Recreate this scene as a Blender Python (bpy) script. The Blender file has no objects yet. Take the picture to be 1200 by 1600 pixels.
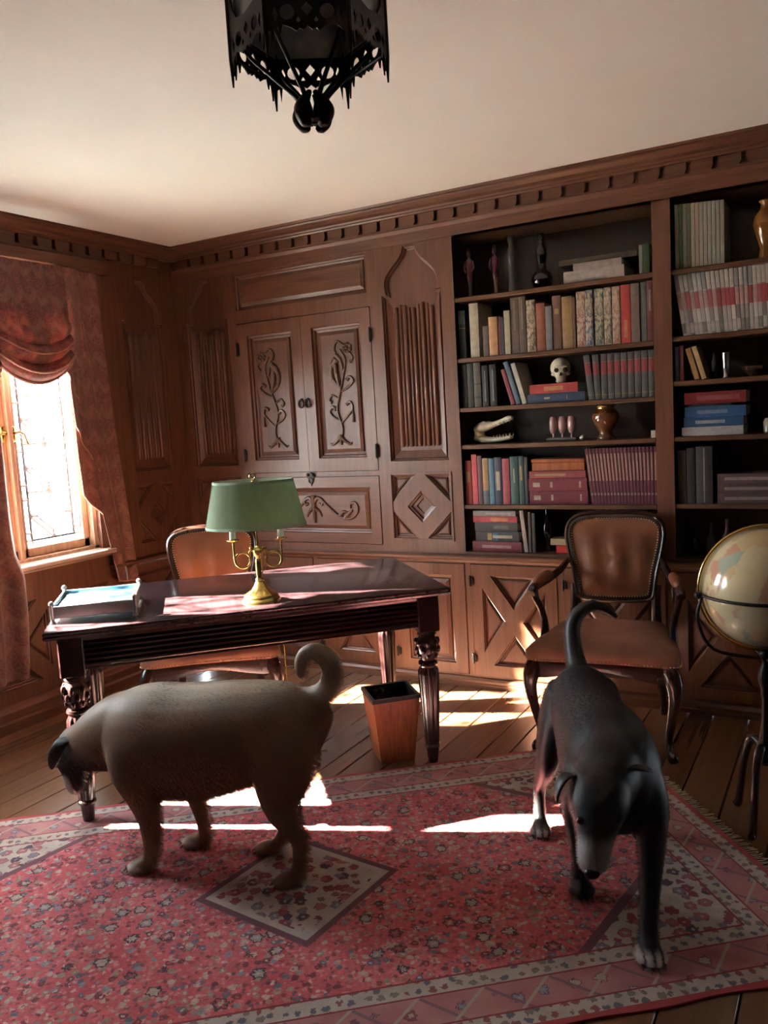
import bpy, math, random
import numpy as np
from mathutils import Vector, Matrix
from mathutils.geometry import tessellate_polygon

random.seed(7)
S = bpy.context.scene
COL = S.collection
PI = math.pi

# ------------------------------------------------------------------ camera
YAW, PITCH, ROLL, FPX = math.radians(-29.736), math.radians(-6.448), math.radians(-3.321), 1290.57
fwd = Vector((math.sin(YAW) * math.cos(PITCH), math.cos(YAW) * math.cos(PITCH), math.sin(PITCH)))
rgt = Vector((math.cos(YAW), -math.sin(YAW), 0))
upv = rgt.cross(fwd)
r2 = math.cos(ROLL) * rgt + math.sin(ROLL) * upv
u2 = -math.sin(ROLL) * rgt + math.cos(ROLL) * upv
cd = bpy.data.cameras.new('camera')
cam = bpy.data.objects.new('camera', cd)
COL.objects.link(cam)
cam.matrix_world = Matrix(((r2.x, u2.x, -fwd.x, 3.67), (r2.y, u2.y, -fwd.y, -3.95), (r2.z, u2.z, -fwd.z, 1.45), (0, 0, 0, 1)))
cd.sensor_fit = 'VERTICAL'
cd.sensor_height = 36
cd.lens = 36 * FPX / 1600
cd.clip_start = 0.02
S.camera = cam

# ------------------------------------------------------------------ light
W = bpy.data.worlds.new('sky')
S.world = W
W.use_nodes = True
bg = W.node_tree.nodes['Background']
bg.inputs[0].default_value = (0.80, 0.91, 1.0, 1)
bg.inputs[1].default_value = 22.0
sun_d = bpy.data.lights.new('sun', 'SUN')
sun_d.energy = 235
sun_d.angle = math.radians(0.9)
sun_d.color = (1.0, 0.91, 0.78)
sun = bpy.data.objects.new('sun', sun_d)
COL.objects.link(sun)
EL = math.radians(31)
sdir = Vector((0.921 * math.cos(EL), 0.390 * math.cos(EL), -math.sin(EL)))
sun.rotation_euler = sdir.to_track_quat('-Z', 'Y').to_euler()
sun.location = (-4, -3.5, 5)
# windows of the left wall: (y of the right reveal, y of the left reveal); only the first is in the picture
WINDOWS = [(-0.735, -1.685), (-1.925, -2.875)]
WZ0, WZ1 = 0.815, 2.28
for (ya, yb) in WINDOWS:
    pd = bpy.data.lights.new('window_portal', 'AREA')
    pd.shape = 'RECTANGLE'
    pd.size, pd.size_y = abs(yb - ya), WZ1 - WZ0
    pd.cycles.is_portal = True
    po = bpy.data.objects.new('window_portal', pd)
    COL.objects.link(po)
    po.location = (-0.17, (ya + yb) / 2, (WZ0 + WZ1) / 2)
    po.rotation_euler = Matrix(((0, 0, -1), (1, 0, 0), (0, -1, 0))).transposed().to_euler() if False else Vector((1, 0, 0)).to_track_quat('-Z', 'Y').to_euler()
S.view_settings.view_transform = 'Standard'
S.view_settings.look = 'None'
S.view_settings.gamma = 1
S.view_settings.use_curve_mapping = False
S.view_settings.exposure = 1.36
S.cycles.max_bounces = 10
S.cycles.diffuse_bounces = 6
S.cycles.glossy_bounces = 4
S.cycles.transparent_max_bounces = 12
S.cycles.caustics_reflective = True
S.cycles.blur_glossy = 0.6
S.cycles.caustics_refractive = False
S.cycles.sample_clamp_indirect = 40


# ------------------------------------------------------------------ material helpers
class NT:
    def __init__(s, name):
        s.m = bpy.data.materials.new(name)
        s.m.use_nodes = True
        s.t = s.m.node_tree
        s.b = s.t.nodes['Principled BSDF']
        s.out = s.t.nodes['Material Output']

    def n(s, typ, **kw):
        nd = s.t.nodes.new(typ)
        for k, v in kw.items():
            setattr(nd, k, v)
        return nd

    def put(s, sock, v):
        if v is None:
            return
        if hasattr(v, 'is_linked') or hasattr(v, 'links'):
            s.t.links.new(v, sock)
        elif isinstance(v, (tuple, list)):
            if sock.type == 'RGBA' and len(v) == 3:
                v = (*v, 1)
            sock.default_value = v
        else:
            sock.default_value = v

    def coord(s, scale=(1, 1, 1), rot=(0, 0, 0), kind='Object'):
        tc = s.n('ShaderNodeTexCoord')
        mp = s.n('ShaderNodeMapping')
        s.t.links.new(tc.outputs[kind], mp.inputs[0])
        mp.inputs['Scale'].default_value = scale
        mp.inputs['Rotation'].default_value = rot
        return mp.outputs[0]

    def math(s, op, a, b=None, c=None, clamp=False):
        nd = s.n('ShaderNodeMath', operation=op, use_clamp=clamp)
        s.put(nd.inputs[0], a)
        if b is not None:
            s.put(nd.inputs[1], b)
        if c is not None:
            s.put(nd.inputs[2], c)
        return nd.outputs[0]

    def noise(s, vec, scale=5, detail=3, rough=0.5, dist=0, col=False):
        nd = s.n('ShaderNodeTexNoise')
        s.put(nd.inputs['Vector'], vec)
        nd.inputs['Scale'].default_value = scale
        nd.inputs['Detail'].default_value = detail
        nd.inputs['Roughness'].default_value = rough
        nd.inputs['Distortion'].default_value = dist
        return nd.outputs['Color' if col else 'Fac']

    def vor(s, vec, scale=5, feature='F1', rnd=1.0, dist='EUCLIDEAN'):
        nd = s.n('ShaderNodeTexVoronoi', feature=feature, distance=dist)
        s.put(nd.inputs['Vector'], vec)
        nd.inputs['Scale'].default_value = scale
        nd.inputs['Randomness'].default_value = rnd
        return nd

    def wave(s, vec, scale=5, dist=0, detail=2, dscale=1, kind='BANDS', d='X', prof='SIN'):
        nd = s.n('ShaderNodeTexWave', wave_type=kind, wave_profile=prof)
        if kind == 'BANDS':
            nd.bands_direction = d
        else:
            nd.rings_direction = d
        s.put(nd.inputs['Vector'], vec)
        nd.inputs['Scale'].default_value = scale
        nd.inputs['Distortion'].default_value = dist
        nd.inputs['Detail'].default_value = detail
        nd.inputs['Detail Scale'].default_value = dscale
        return nd.outputs['Fac']

    def ramp(s, fac, stops, interp='LINEAR'):
        nd = s.n('ShaderNodeValToRGB')
        cr = nd.color_ramp
        cr.interpolation = interp
        while len(cr.elements) < len(stops):
            cr.elements.new(0.5)
        for e, (p, c) in zip(cr.elements, stops):
            e.position = p
            e.color = (*c, 1) if len(c) == 3 else c
        s.put(nd.inputs[0], fac)
        return nd.outputs[0]

    def mix(s, fac, a, b, op='MIX'):
        nd = s.n('ShaderNodeMix', data_type='RGBA', blend_type=op)
        s.put(nd.inputs[0], fac)
        s.put(nd.inputs[6], a)
        s.put(nd.inputs[7], b)
        return nd.outputs[2]

    def sep(s, v):
        nd = s.n('ShaderNodeSeparateXYZ')
        s.put(nd.inputs[0], v)
        return nd.outputs

    def bump(s, h, strength=0.3, dist=0.01):
        nd = s.n('ShaderNodeBump')
        nd.inputs['Strength'].default_value = strength
        nd.inputs['Distance'].default_value = dist
        s.put(nd.inputs['Height'], h)
        s.t.links.new(nd.outputs[0], s.b.inputs['Normal'])

    def fin(s, color=None, rough=None, metal=None, coat=None, spec=None, sheen=None, **kw):
        s.put(s.b.inputs['Base Color'], color)
        s.put(s.b.inputs['Roughness'], rough)
        s.put(s.b.inputs['Metallic'], metal)
        s.put(s.b.inputs['Coat Weight'], coat)
        s.put(s.b.inputs['Specular IOR Level'], spec)
        s.put(s.b.inputs['Sheen Weight'], sheen)
        for k, v in kw.items():
            s.put(s.b.inputs[k.replace('_', ' ')], v)
        return s.m


def sc3(c, k):
    return tuple(min(1, x * k) for x in c)


def wood(name, c, scale, rough=0.38, coat=0.15, contrast=0.45, bump=0.12):
    t = NT(name)
    v = t.coord(scale)
    g = t.noise(v, 3.0, 6, 0.6, 0.6)
    big = t.noise(t.coord((1, 1, 1)), 1.3, 2)
    f = t.math('ADD', t.math('MULTIPLY', g, 0.75), t.math('MULTIPLY', big, 0.25))
    col = t.ramp(f, [(0.3, sc3(c, 1 - contrast)), (0.52, c), (0.72, sc3(c, 1 + contrast * 0.8))])
    t.bump(g, bump, 0.004)
    return t.fin(col, rough, 0, coat, Coat_Roughness=0.2)


def plain(name, c, rough=0.5, metal=0, coat=0, var=0.25, nscale=20, bump=0.0, spec=None, sheen=None, **kw):
    t = NT(name)
    n = t.noise(t.coord(), nscale, 4)
    col = t.ramp(n, [(0.25, sc3(c, 1 - var)), (0.75, sc3(c, 1 + var))])
    if bump:
        t.bump(n, bump, 0.004)
    return t.fin(col, rough, metal, coat, spec, sheen, **kw)


M = {}
OAK = (0.132, 0.053, 0.028)
M['wood_v'] = wood('carved_wood_vertical', OAK, (14, 14, 1.0))
M['wood_h'] = wood('carved_wood_horizontal', OAK, (1.0, 14, 14))
M['wood_y'] = wood('carved_wood_left_wall', OAK, (14, 1.0, 14))
M['wood_panel'] = wood('carved_wood_panel', (0.122, 0.047, 0.027), (11, 11, 1.0))
M['wood_carving'] = plain('carving_wood', (0.095, 0.042, 0.02), 0.4, coat=0.2, bump=0.3, nscale=60)
M['wood_shelf'] = wood('shelf_wood', (0.10, 0.045, 0.022), (1.0, 14, 14))
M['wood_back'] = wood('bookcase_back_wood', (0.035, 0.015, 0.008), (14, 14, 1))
M['mahogany'] = wood('dark_mahogany', (0.022, 0.008, 0.008), (2, 2, 12), 0.24, 0.35, 0.5, 0.05)
M['mahogany_top'] = wood('dark_mahogany_top', (0.036, 0.018, 0.021), (12, 1.2, 2), 0.2, 0.3, 0.4, 0.03)
M['chair_wood'] = wood('chair_walnut', (0.03, 0.012, 0.009), (10, 10, 2), 0.25, 0.4, 0.5, 0.05)
M['basket_wood'] = wood('reddish_basket_wood', (0.28, 0.085, 0.032), (26, 26, 1.2), 0.35, 0.2, 0.5)
M['plank'] = None


def plank_mat():
    t = NT('floor_plank_wood')
    oi = t.n('ShaderNodeObjectInfo')
    v = t.coord((22, 0.9, 4))
    g = t.noise(v, 2.0, 5, 0.55, 0.2)
    col = t.ramp(g, [(0.1, (0.135, 0.064, 0.034)), (0.5, (0.18, 0.087, 0.046)), (0.9, (0.22, 0.11, 0.06))])
    hsv = t.n('ShaderNodeHueSaturation')
    t.put(hsv.inputs['Color'], col)
    t.put(hsv.inputs['Value'], t.math('ADD', 0.75, t.math('MULTIPLY', oi.outputs['Random'], 0.5)))
    return t.fin(hsv.outputs[0], 0.27, 0, 0.35, Coat_Roughness=0.16)


M['plank'] = plank_mat()


def plaster():
    t = NT('cream_ceiling_plaster')
    n = t.noise(t.coord(), 2.2, 5)
    col = t.ramp(n, [(0.3, (0.77, 0.785, 0.745)), (0.7, (0.81, 0.825, 0.785))])
    t.bump(t.noise(t.coord(), 60, 4), 0.05, 0.003)
    return t.fin(col, 0.85)


M['plaster'] = plaster()
M['wall_far'] = plain('dark_wood_far_wall', (0.09, 0.045, 0.025), 0.45, var=0.3, nscale=3)
M['stone'] = plain('terrace_stone', (0.24, 0.24, 0.22), 0.9, var=0.2, nscale=3)
M['brick_out'] = plain('outer_wall_render', (0.45, 0.42, 0.38), 0.9)
M['iron'] = plain('black_wrought_iron', (0.012, 0.012, 0.012), 0.45, 0.6, var=0.4, nscale=40, bump=0.3)
M['iron_worn'] = plain('old_iron_fitting', (0.03, 0.027, 0.025), 0.45, 0.7, var=0.4, nscale=60)
M['lead'] = plain('lead_came', (0.30, 0.29, 0.32), 0.6, 0.1)
M['window_frame'] = wood('window_frame_wood', (0.30, 0.19, 0.12), (14, 14, 1), 0.45)
M['sill'] = wood('sill_wood', (0.46, 0.33, 0.26), (14, 1, 14), 0.3)
M['brass'] = plain('polished_brass', (0.66, 0.46, 0.16), 0.22, 1.0, var=0.15, nscale=12)
M['nail'] = plain('brass_nailheads', (0.55, 0.42, 0.25), 0.3, 1.0)
M['pewter'] = plain('silver_grey_metal', (0.42, 0.42, 0.43), 0.28, 0.85, var=0.15)
M['steel'] = plain('bright_metal', (0.7, 0.7, 0.72), 0.15, 1.0)
M['candle'] = plain('candle_sleeve', (0.72, 0.76, 0.72), 0.5, var=0.05)
M['black'] = plain('black_plastic', (0.012, 0.012, 0.013), 0.4)
M['paper'] = plain('old_paper', (0.62, 0.56, 0.45), 0.9, var=0.12, nscale=90)
M['bone'] = plain('old_bone', (0.60, 0.53, 0.41), 0.6, var=0.3, nscale=25, bump=0.25)
M['socket_shade'] = plain('hollow_shade', (0.02, 0.015, 0.012), 0.9)  # dark colour standing in for the shade inside the skull's hollows


def leather(name, c, rough, nsc, b):
    t = NT(name)
    n = t.noise(t.coord(), 7, 4)
    col = t.ramp(n, [(0.3, sc3(c, 0.75)), (0.7, sc3(c, 1.25))])
    vv = t.vor(t.coord(), nsc)
    t.bump(vv.outputs['Distance'], b, 0.002)
    return t.fin(col, rough, 0, spec=0.5)


M['leather'] = leather('brown_leather', (0.20, 0.072, 0.034), 0.36, 160, 0.12)
M['suede'] = leather('tan_suede', (0.29, 0.135, 0.085), 0.7, 260, 0.15)


def glassy(name, tint, rough=0.0, gloss=0.08):
    t = NT(name)
    tr = t.n('ShaderNodeBsdfTransparent')
    tr.inputs[0].default_value = (*tint, 1)
    gl = t.n('ShaderNodeBsdfGlossy')
    gl.inputs['Roughness'].default_value = rough
    mx = t.n('ShaderNodeMixShader')
    mx.inputs[0].default_value = gloss
    t.t.links.new(tr.outputs[0], mx.inputs[1])
    t.t.links.new(gl.outputs[0], mx.inputs[2])
    t.t.links.new(mx.outputs[0], t.out.inputs[0])
    return t.m


M['pane'] = glassy('window_pane_glass', (0.97, 0.97, 0.95), 0.02, 0.05)


def frosted():
    t = NT('mottled_lantern_glass')
    n = t.noise(t.coord(), 30, 4)
    col = t.ramp(n, [(0.3, (0.20, 0.20, 0.19)), (0.7, (0.42, 0.41, 0.38))])
    t.bump(n, 0.5, 0.004)
    return t.fin(col, 0.3, 0, Transmission_Weight=0.25)


M['lantern_glass'] = frosted()


def shade_fab(name, c, freq):
    t = NT(name)
    n = t.noise(t.coord((1, 1, 0.3)), 40, 3)
    col = t.ramp(n, [(0.3, sc3(c, 0.8)), (0.7, sc3(c, 1.15))])
    tl = t.n('ShaderNodeBsdfTranslucent')
    t.put(tl.inputs[0], sc3(c, 1.3))
    mx = t.n('ShaderNodeMixShader')
    mx.inputs[0].default_value = 0.5
    m = t.fin(col, 0.75)
    t.t.links.new(t.b.outputs[0], mx.inputs[1])
    t.t.links.new(tl.outputs[0], mx.inputs[2])
    t.t.links.new(mx.outputs[0], t.out.inputs[0])
    return m


M['shade'] = shade_fab('green_silk_shade', (0.32, 0.40, 0.28), 1)
M['shade_trim'] = plain('pale_green_braid', (0.30, 0.42, 0.33), 0.8)


def damask(name, base, gold, dark, trans):
    t = NT(name)
    co = t.coord((1, 1, 1))
    x, y, z = t.sep(co)
    nz = t.noise(co, 9, 2, col=True)
    cmb = t.n('ShaderNodeVectorMath', operation='MULTIPLY_ADD')
    t.put(cmb.inputs[0], nz)
    cmb.inputs[1].default_value = (0.05, 0.05, 0.05)
    t.put(cmb.inputs[2], co)
    v = t.vor(cmb.outputs[0], 12.0, 'F1', 0.6)
    d = v.outputs['Distance']
    rings = t.math('SINE', t.math('MULTIPLY', d, 42))
    scal = t.math('SINE', t.math('ADD', t.math('MULTIPLY', z, 44), t.math('MULTIPLY', t.math('ABSOLUTE', t.math('SINE', t.math('ADD', t.math('MULTIPLY', y, 36), t.math('MULTIPLY', t.noise(co, 6, 2), 4)))), 2.2)))
    pat = t.math('MAXIMUM', t.math('MULTIPLY', rings, 0.8), scal)
    msk = t.ramp(pat, [(0.45, (0, 0, 0)), (0.8, (1, 1, 1))])
    fine = t.noise(co, 70, 3)
    b = t.mix(t.ramp(fine, [(0.35, (0, 0, 0)), (0.65, (1, 1, 1))]), dark, base)
    col = t.mix(t.math('MULTIPLY', msk, 0.32), b, gold)
    tl = t.n('ShaderNodeBsdfTranslucent')
    t.put(tl.inputs[0], t.mix(0.5, col, base))
    mx = t.n('ShaderNodeMixShader')
    mx.inputs[0].default_value = trans
    m = t.fin(col, 0.5, sheen=0.25)
    t.t.links.new(t.b.outputs[0], mx.inputs[1])
    t.t.links.new(tl.outputs[0], mx.inputs[2])
    t.t.links.new(mx.outputs[0], t.out.inputs[0])
    return m


M['swag'] = damask('red_gold_damask', (0.20, 0.052, 0.042), (0.36, 0.20, 0.13), (0.10, 0.025, 0.024), 0.16)
M['jabot'] = damask('rose_brown_damask', (0.24, 0.082, 0.062), (0.40, 0.21, 0.14), (0.14, 0.05, 0.042), 0.10)


M['hem'] = plain('pale_rose_trim', (0.42, 0.20, 0.15), 0.6)


def objcol(name, rough=0.5, var=0.35, nscale=30, coat=0.0):
    t = NT(name)
    oi = t.n('ShaderNodeObjectInfo')
    n = t.noise(t.coord(), nscale, 4)
    f = t.ramp(n, [(0.25, (0.8 - var,) * 3), (0.75, (0.8, 0.8, 0.8))])
    col = t.mix(1.0, oi.outputs['Color'], f, 'MULTIPLY')
    t.bump(n, 0.1, 0.002)
    return t.fin(col, rough, 0, coat)


M['book'] = objcol('book_cloth', 0.55)
M['book_gloss'] = objcol('book_gloss_cover', 0.3, 0.2, 60, 0.2)
M['glaze'] = objcol('glazed_ceramic', 0.12, 0.2, 12, 0.4)


def marbled():
    t = NT('marbled_spine')
    oi = t.n('ShaderNodeObjectInfo')
    n = t.noise(t.coord((1, 1, 0.6)), 28, 3, 0.6, 2.5)
    f = t.ramp(n, [(0.42, (0, 0, 0)), (0.55, (1, 1, 1))])
    col = t.mix(f, oi.outputs['Color'], (0.42, 0.34, 0.24))
    return t.fin(col, 0.45, 0)


M['book_marbled'] = marbled()


def dogfur(name, rough, spec, sheen):
    t = NT(name)
    at = t.n('ShaderNodeVertexColor', layer_name='fur')
    n = t.noise(t.coord((60, 60, 160)), 3, 4, 0.7)
    f = t.ramp(n, [(0.25, (0.72, 0.72, 0.72)), (0.75, (1.12, 1.12, 1.12))])
    col = t.mix(1.0, at.outputs[0], f, 'MULTIPLY')
    t.bump(n, 0.25, 0.004)
    return t.fin(col, rough, 0, spec=spec, sheen=sheen)


M['fur_tan'] = dogfur('tan_short_fur', 0.5, 0.45, 0.0)
M['fur_black'] = dogfur('black_short_fur', 0.4, 0.48, 0.0)
M['eye'] = plain('dark_eye', (0.015, 0.008, 0.005), 0.06, coat=1.0, var=0.1)
M['nose'] = plain('black_wet_nose', (0.012, 0.011, 0.012), 0.25, bump=0.3, nscale=200)
M['claw'] = plain('grey_claw', (0.12, 0.10, 0.09), 0.4)


def globe_mat():
    t = NT('antique_globe_print')
    co = t.coord()
    n = t.noise(co, 5.5, 5, 0.55, 0.4)
    m = t.ramp(n, [(0.52, (0, 0, 0)), (0.55, (1, 1, 1))])
    v = t.vor(co, 9)
    pal = t.ramp(v.outputs['Color'], [(0.0, (0.55, 0.24, 0.17)), (0.35, (0.60, 0.42, 0.22)), (0.6, (0.30, 0.38, 0.33)), (0.8, (0.52, 0.36, 0.16))], 'CONSTANT')
    sea = t.ramp(t.noise(co, 12, 3), [(0.3, (0.62, 0.51, 0.30)), (0.7, (0.70, 0.60, 0.38))])
    col = t.mix(t.math('MULTIPLY', m, 0.75), sea, pal)
    return t.fin(col, 0.18, 0, 0.5)


M['globe'] = globe_mat()


# ------------------------------------------------------------------ mesh helpers
class MB:
    def __init__(s):
        s.v, s.f = [], []

    def add(s, vs, fs):
        o = len(s.v)
        s.v.extend(tuple(p) for p in vs)
        s.f.extend(tuple(i + o for i in f) for f in fs)
        return s

    def box(s, x0, x1, y0, y1, z0, z1, T=None, bev=0.0):
        if bev > 0:
            b = min(bev, (x1 - x0) / 2.01, (y1 - y0) / 2.01, (z1 - z0) / 2.01)
            rings = []
            for z, i in ((z0, b), (z0 + b, 0), (z1 - b, 0), (z1, b)):
                rings.append([(x0 + i, y0 + b, z), (x0 + b, y0 + i, z), (x1 - b, y0 + i, z), (x1 - i, y0 + b, z),
                              (x1 - i, y1 - b, z), (x1 - b, y1 - i, z), (x0 + b, y1 - i, z), (x0 + i, y1 - b, z)])
            vs = [p for r in rings for p in r]
            fs = [tuple(range(7, -1, -1)), tuple(range(24, 32))]
            for k in range(3):
                for j in range(8):
                    fs.append((k * 8 + j, k * 8 + (j + 1) % 8, k * 8 + 8 + (j + 1) % 8, k * 8 + 8 + j))
        else:
            vs = [(x0, y0, z0), (x1, y0, z0), (x1, y1, z0), (x0, y1, z0), (x0, y0, z1), (x1, y0, z1), (x1, y1, z1), (x0, y1, z1)]
            fs = [(3, 2, 1, 0), (4, 5, 6, 7), (0, 1, 5, 4), (1, 2, 6, 5), (2, 3, 7, 6), (3, 0, 4, 7)]
        if T is not None:
            vs = [T @ Vector(p) for p in vs]
        return s.add(vs, fs)

    def loft(s, rings, cap=True, close=False):
        n = len(rings[0])
        vs = [p for r in rings for p in r]
        fs = []
        m = len(rings)
        for k in range(m if close else m - 1):
            k2 = (k + 1) % m
            for j in range(n):
                fs.append((k * n + j, k * n + (j + 1) % n, k2 * n + (j + 1) % n, k2 * n + j))
        if cap and not close:
            fs.append(tuple(range(n - 1, -1, -1)))
            fs.append(tuple((m - 1) * n + j for j in range(n)))
        return s.add(vs, fs)

    def lathe(s, prof, segs=24, c=(0, 0, 0), sx=1, sy=1, T=None, cap=True, mod=None):
        rings = []
        for (r, z) in prof:
            ring = []
            for j in range(segs):
                a = 2 * PI * j / segs
                k = r * (mod(a, z) if mod else 1)
                p = Vector((c[0] + k * sx * math.cos(a), c[1] + k * sy * math.sin(a), c[2] + z))
                ring.append(T @ p if T is not None else p)
            rings.append(ring)
        return s.loft(rings, cap)

    def tube(s, path, r, segs=8, closed=False, cap=True, flat=1.0, ref=None):
        pts = [Vector(p) for p in path]
        n = len(pts)
        rs = r if isinstance(r, (list, tuple)) else [r] * n
        rings = []
        up = Vector(ref) if ref else None
        prev = None
        for i in range(n):
            a = pts[(i - 1) % n] if (closed or i > 0) else pts[i]
            b = pts[(i + 1) % n] if (closed or i < n - 1) else pts[i]
            t = (b - a).normalized()
            if up is not None:
                x = (up - t * up.dot(t)).normalized()
            elif prev is None:
                q = Vector((0, 0, 1)) if abs(t.z) < 0.9 else Vector((1, 0, 0))
                x = (q - t * q.dot(t)).normalized()
            else:
                x = (prev - t * prev.dot(t)).normalized()
            prev = x
            y = t.cross(x)
            rings.append([pts[i] + rs[i] * (math.cos(2 * PI * j / segs) * x + flat * math.sin(2 * PI * j / segs) * y) for j in range(segs)])
        return s.loft(rings, cap and not closed, closed)

    def ell(s, c, r, segs=16, rows=10, T=None):
        rr = (r, r, r) if not isinstance(r, (tuple, list)) else r
        rings = []
        for i in range(1, rows):
            ph = PI * i / rows - PI / 2
            ring = []
            for j in range(segs):
                a = 2 * PI * j / segs
                p = Vector((rr[0] * math.cos(ph) * math.cos(a), rr[1] * math.cos(ph) * math.sin(a), rr[2] * math.sin(ph)))
                if T is not None:
                    p = T @ p
                ring.append(p + Vector(c))
            rings.append(ring)
        return s.loft(rings)

    def prism(s, poly, w0, w1, F):
        n = len(poly)
        vs = [F(u, v, w0) for u, v in poly] + [F(u, v, w1) for u, v in poly]
        fs = [tuple(range(n - 1, -1, -1)), tuple(range(n, 2 * n))]
        for j in range(n):
            fs.append((j, (j + 1) % n, n + (j + 1) % n, n + j))
        return s.add(vs, fs)

    def board(s, outer, holes, w0, w1, F, back=False):
        """flat board with cut-outs: front face at w1, side walls down to w0"""
        loops = [outer] + holes
        flat = [p for lp in loops for p in lp]
        tris = tessellate_polygon([[Vector((p[0], p[1], 0)) for p in lp] for lp in loops])
        vs = [F(u, v, w1) for u, v in flat] + [F(u, v, w0) for u, v in flat]
        N = len(flat)
        fs = []
        for a, b, c in tris:
            pa, pb, pc = flat[a], flat[b], flat[c]
            ar = (pb[0] - pa[0]) * (pc[1] - pa[1]) - (pb[1] - pa[1]) * (pc[0] - pa[0])
            tri = (a, b, c) if ar > 0 else (a, c, b)
            fs.append(tri)
            if back:
                fs.append((tri[2] + N, tri[1] + N, tri[0] + N))
        o = 0
        for lp in loops:
            n = len(lp)
            for j in range(n):
                fs.append((o + j, o + (j + 1) % n, N + o + (j + 1) % n, N + o + j))
            o += n
        return s.add(vs, fs)

    def ringpanel(s, poly, prof, F):
        """moulded panel: concentric rings inset by prof[i][0] at depth prof[i][1], last one filled"""
        n = len(poly)
        base = len(s.v)
        fs = []
        vs = []
        for (d, w) in prof:
            vs += [F(u, v, w) for u, v in inset(poly, d)]
        for k in range(len(prof) - 1):
            for j in range(n):
                fs.append((k * n + j, k * n + (j + 1) % n, (k + 1) * n + (j + 1) % n, (k + 1) * n + j))
        last = inset(poly, prof[-1][0])
        for a, b, c in tessellate_polygon([[Vector((p[0], p[1], 0)) for p in last]]):
            pa, pb, pc = last[a], last[b], last[c]
            ar = (pb[0] - pa[0]) * (pc[1] - pa[1]) - (pb[1] - pa[1]) * (pc[0] - pa[0])
            o = (len(prof) - 1) * n
            fs.append((a + o, b + o, c + o) if ar > 0 else (a + o, c + o, b + o))
        return s.add(vs, fs)

    def build(s, name, mat, parent=None, smooth=None, kind=None, color=None, label=None):
        me = bpy.data.meshes.new(name)
        me.from_pydata(s.v, [], s.f)
        me.materials.append(M[mat] if isinstance(mat, str) else mat)
        if smooth:
            me.polygons.foreach_set('use_smooth', [True] * len(me.polygons))
            me.set_sharp_from_angle(angle=math.radians(smooth))
        me.validate()
        me.update()
        o = bpy.data.objects.new(name, me)
        COL.objects.link(o)
        if parent:
            o.parent = parent
        if kind:
            o['kind'] = kind
        if color:
            o.color = (*color, 1)
        if label:
            o['label'] = label
        return o


def inset(poly, d):
    n = len(poly)
    out = []
    for i in range(n):
        p0, p1, p2 = poly[i - 1], poly[i], poly[(i + 1) % n]
        a = Vector((p1[0] - p0[0], p1[1] - p0[1])).normalized()
        b = Vector((p2[0] - p1[0], p2[1] - p1[1])).normalized()
        n1, n2 = Vector((-a.y, a.x)), Vector((-b.y, b.x))
        k = max(0.25, 1 + n1.dot(n2))
        o = (n1 + n2) / k * d
        out.append((p1[0] + o.x, p1[1] + o.y))
    return out


def rect(u0, u1, v0, v1):
    return [(u0, v0), (u1, v0), (u1, v1), (u0, v1)]


def FB(u, v, w):      # back wall: u = x, v = z, w = out of the wall
    return (u, -w, v)


def FL(u, v, w):      # left wall: u = y, v = z
    return (w, u, v)


def thing(name, label, cat, loc=(0, 0, 0), rotz=0.0, group=None):
    o = bpy.data.objects.new(name, None)
    COL.objects.link(o)
    o.location = loc
    o.rotation_euler = (0, 0, rotz)
    o['label'] = label
    o['category'] = cat
    if group:
        o['group'] = group
    o.empty_display_size = 0.05
    return o


def tag(o, label, cat, group=None):
    o['label'] = label
    o['category'] = cat
    if group:
        o['group'] = group
    return o


def crom(pts, n):
    """Catmull-Rom resampling of tuples of floats"""
    P = [np.array(p, float) for p in pts]
    P = [2 * P[0] - P[1]] + P + [2 * P[-1] - P[-2]]
    out = []
    segs = len(P) - 3
    for i in range(segs):
        a, b, c, d = P[i:i + 4]
        for k in range(n):
            t = k / n
            out.append(0.5 * (2 * b + (c - a) * t + (2 * a - 5 * b + 4 * c - d) * t * t + (3 * b - a - 3 * c + d) * t ** 3))
    out.append(P[-2])
    return [tuple(float(q) for q in x) for x in out]


def wbuild(mb, name, mat, parent=None, smooth=None, **kw):
    """build a mesh given in world coordinates under a parent that stands elsewhere"""
    o = mb.build(name, mat, parent, smooth, **kw)
    if parent is not None:
        p = parent
        T = Matrix.Identity(4)
        while p is not None:
            T = p.matrix_parent_inverse @ Matrix.LocRotScale(p.location, p.rotation_euler, p.scale) if False else T
            T = (p.matrix_parent_inverse @ Matrix.LocRotScale(p.location, p.rotation_euler, p.scale)) @ T
            p = p.parent
        o.matrix_parent_inverse = T.inverted()
    return o


RX, RY, H = 5.2, -5.6, 2.54

# ------------------------------------------------------------------ floor, ceiling, far walls
floor = MB().box(-0.2, RX + 0.2, RY - 0.2, 0.45, -0.12, -0.022).build('floor', 'wood_back', kind='structure')
floor['label'] = 'dark sub floor under the wide wooden planks'
edges = [0.0, 0.13, 0.29, 0.42, 0.55, 0.70, 0.83, 0.98, 1.158, 1.29, 1.41, 1.58, 1.733, 1.825, 1.97, 2.117, 2.29, 2.40, 2.56, 2.69, 2.84, 3.01, 3.12, 3.27, 3.44, 3.56,
         3.73, 3.85, 4.02, 4.16, 4.31, 4.42, 4.58, 4.73, 4.88, 5.03, 5.2]
rnd = random.Random(3)
for a, b in zip(edges[:-1], edges[1:]):
    y = 0.0
    cut = -rnd.uniform(0.6, 2.6)
    while y > RY + 0.01:
        y2 = max(cut, RY)
        MB().box(a + 0.0024, b - 0.0024, y2 + 0.0015, y - 0.0015, -0.022, 0.0, bev=0.0025).build('plank', 'plank', floor)
        y = y2
        cut = y2 - rnd.uniform(1.6, 2.6)
ceil = MB().box(-0.2, RX + 0.2, RY - 0.2, 0.45, H, H + 0.15).build('ceiling', 'plaster', kind='structure')
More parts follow.
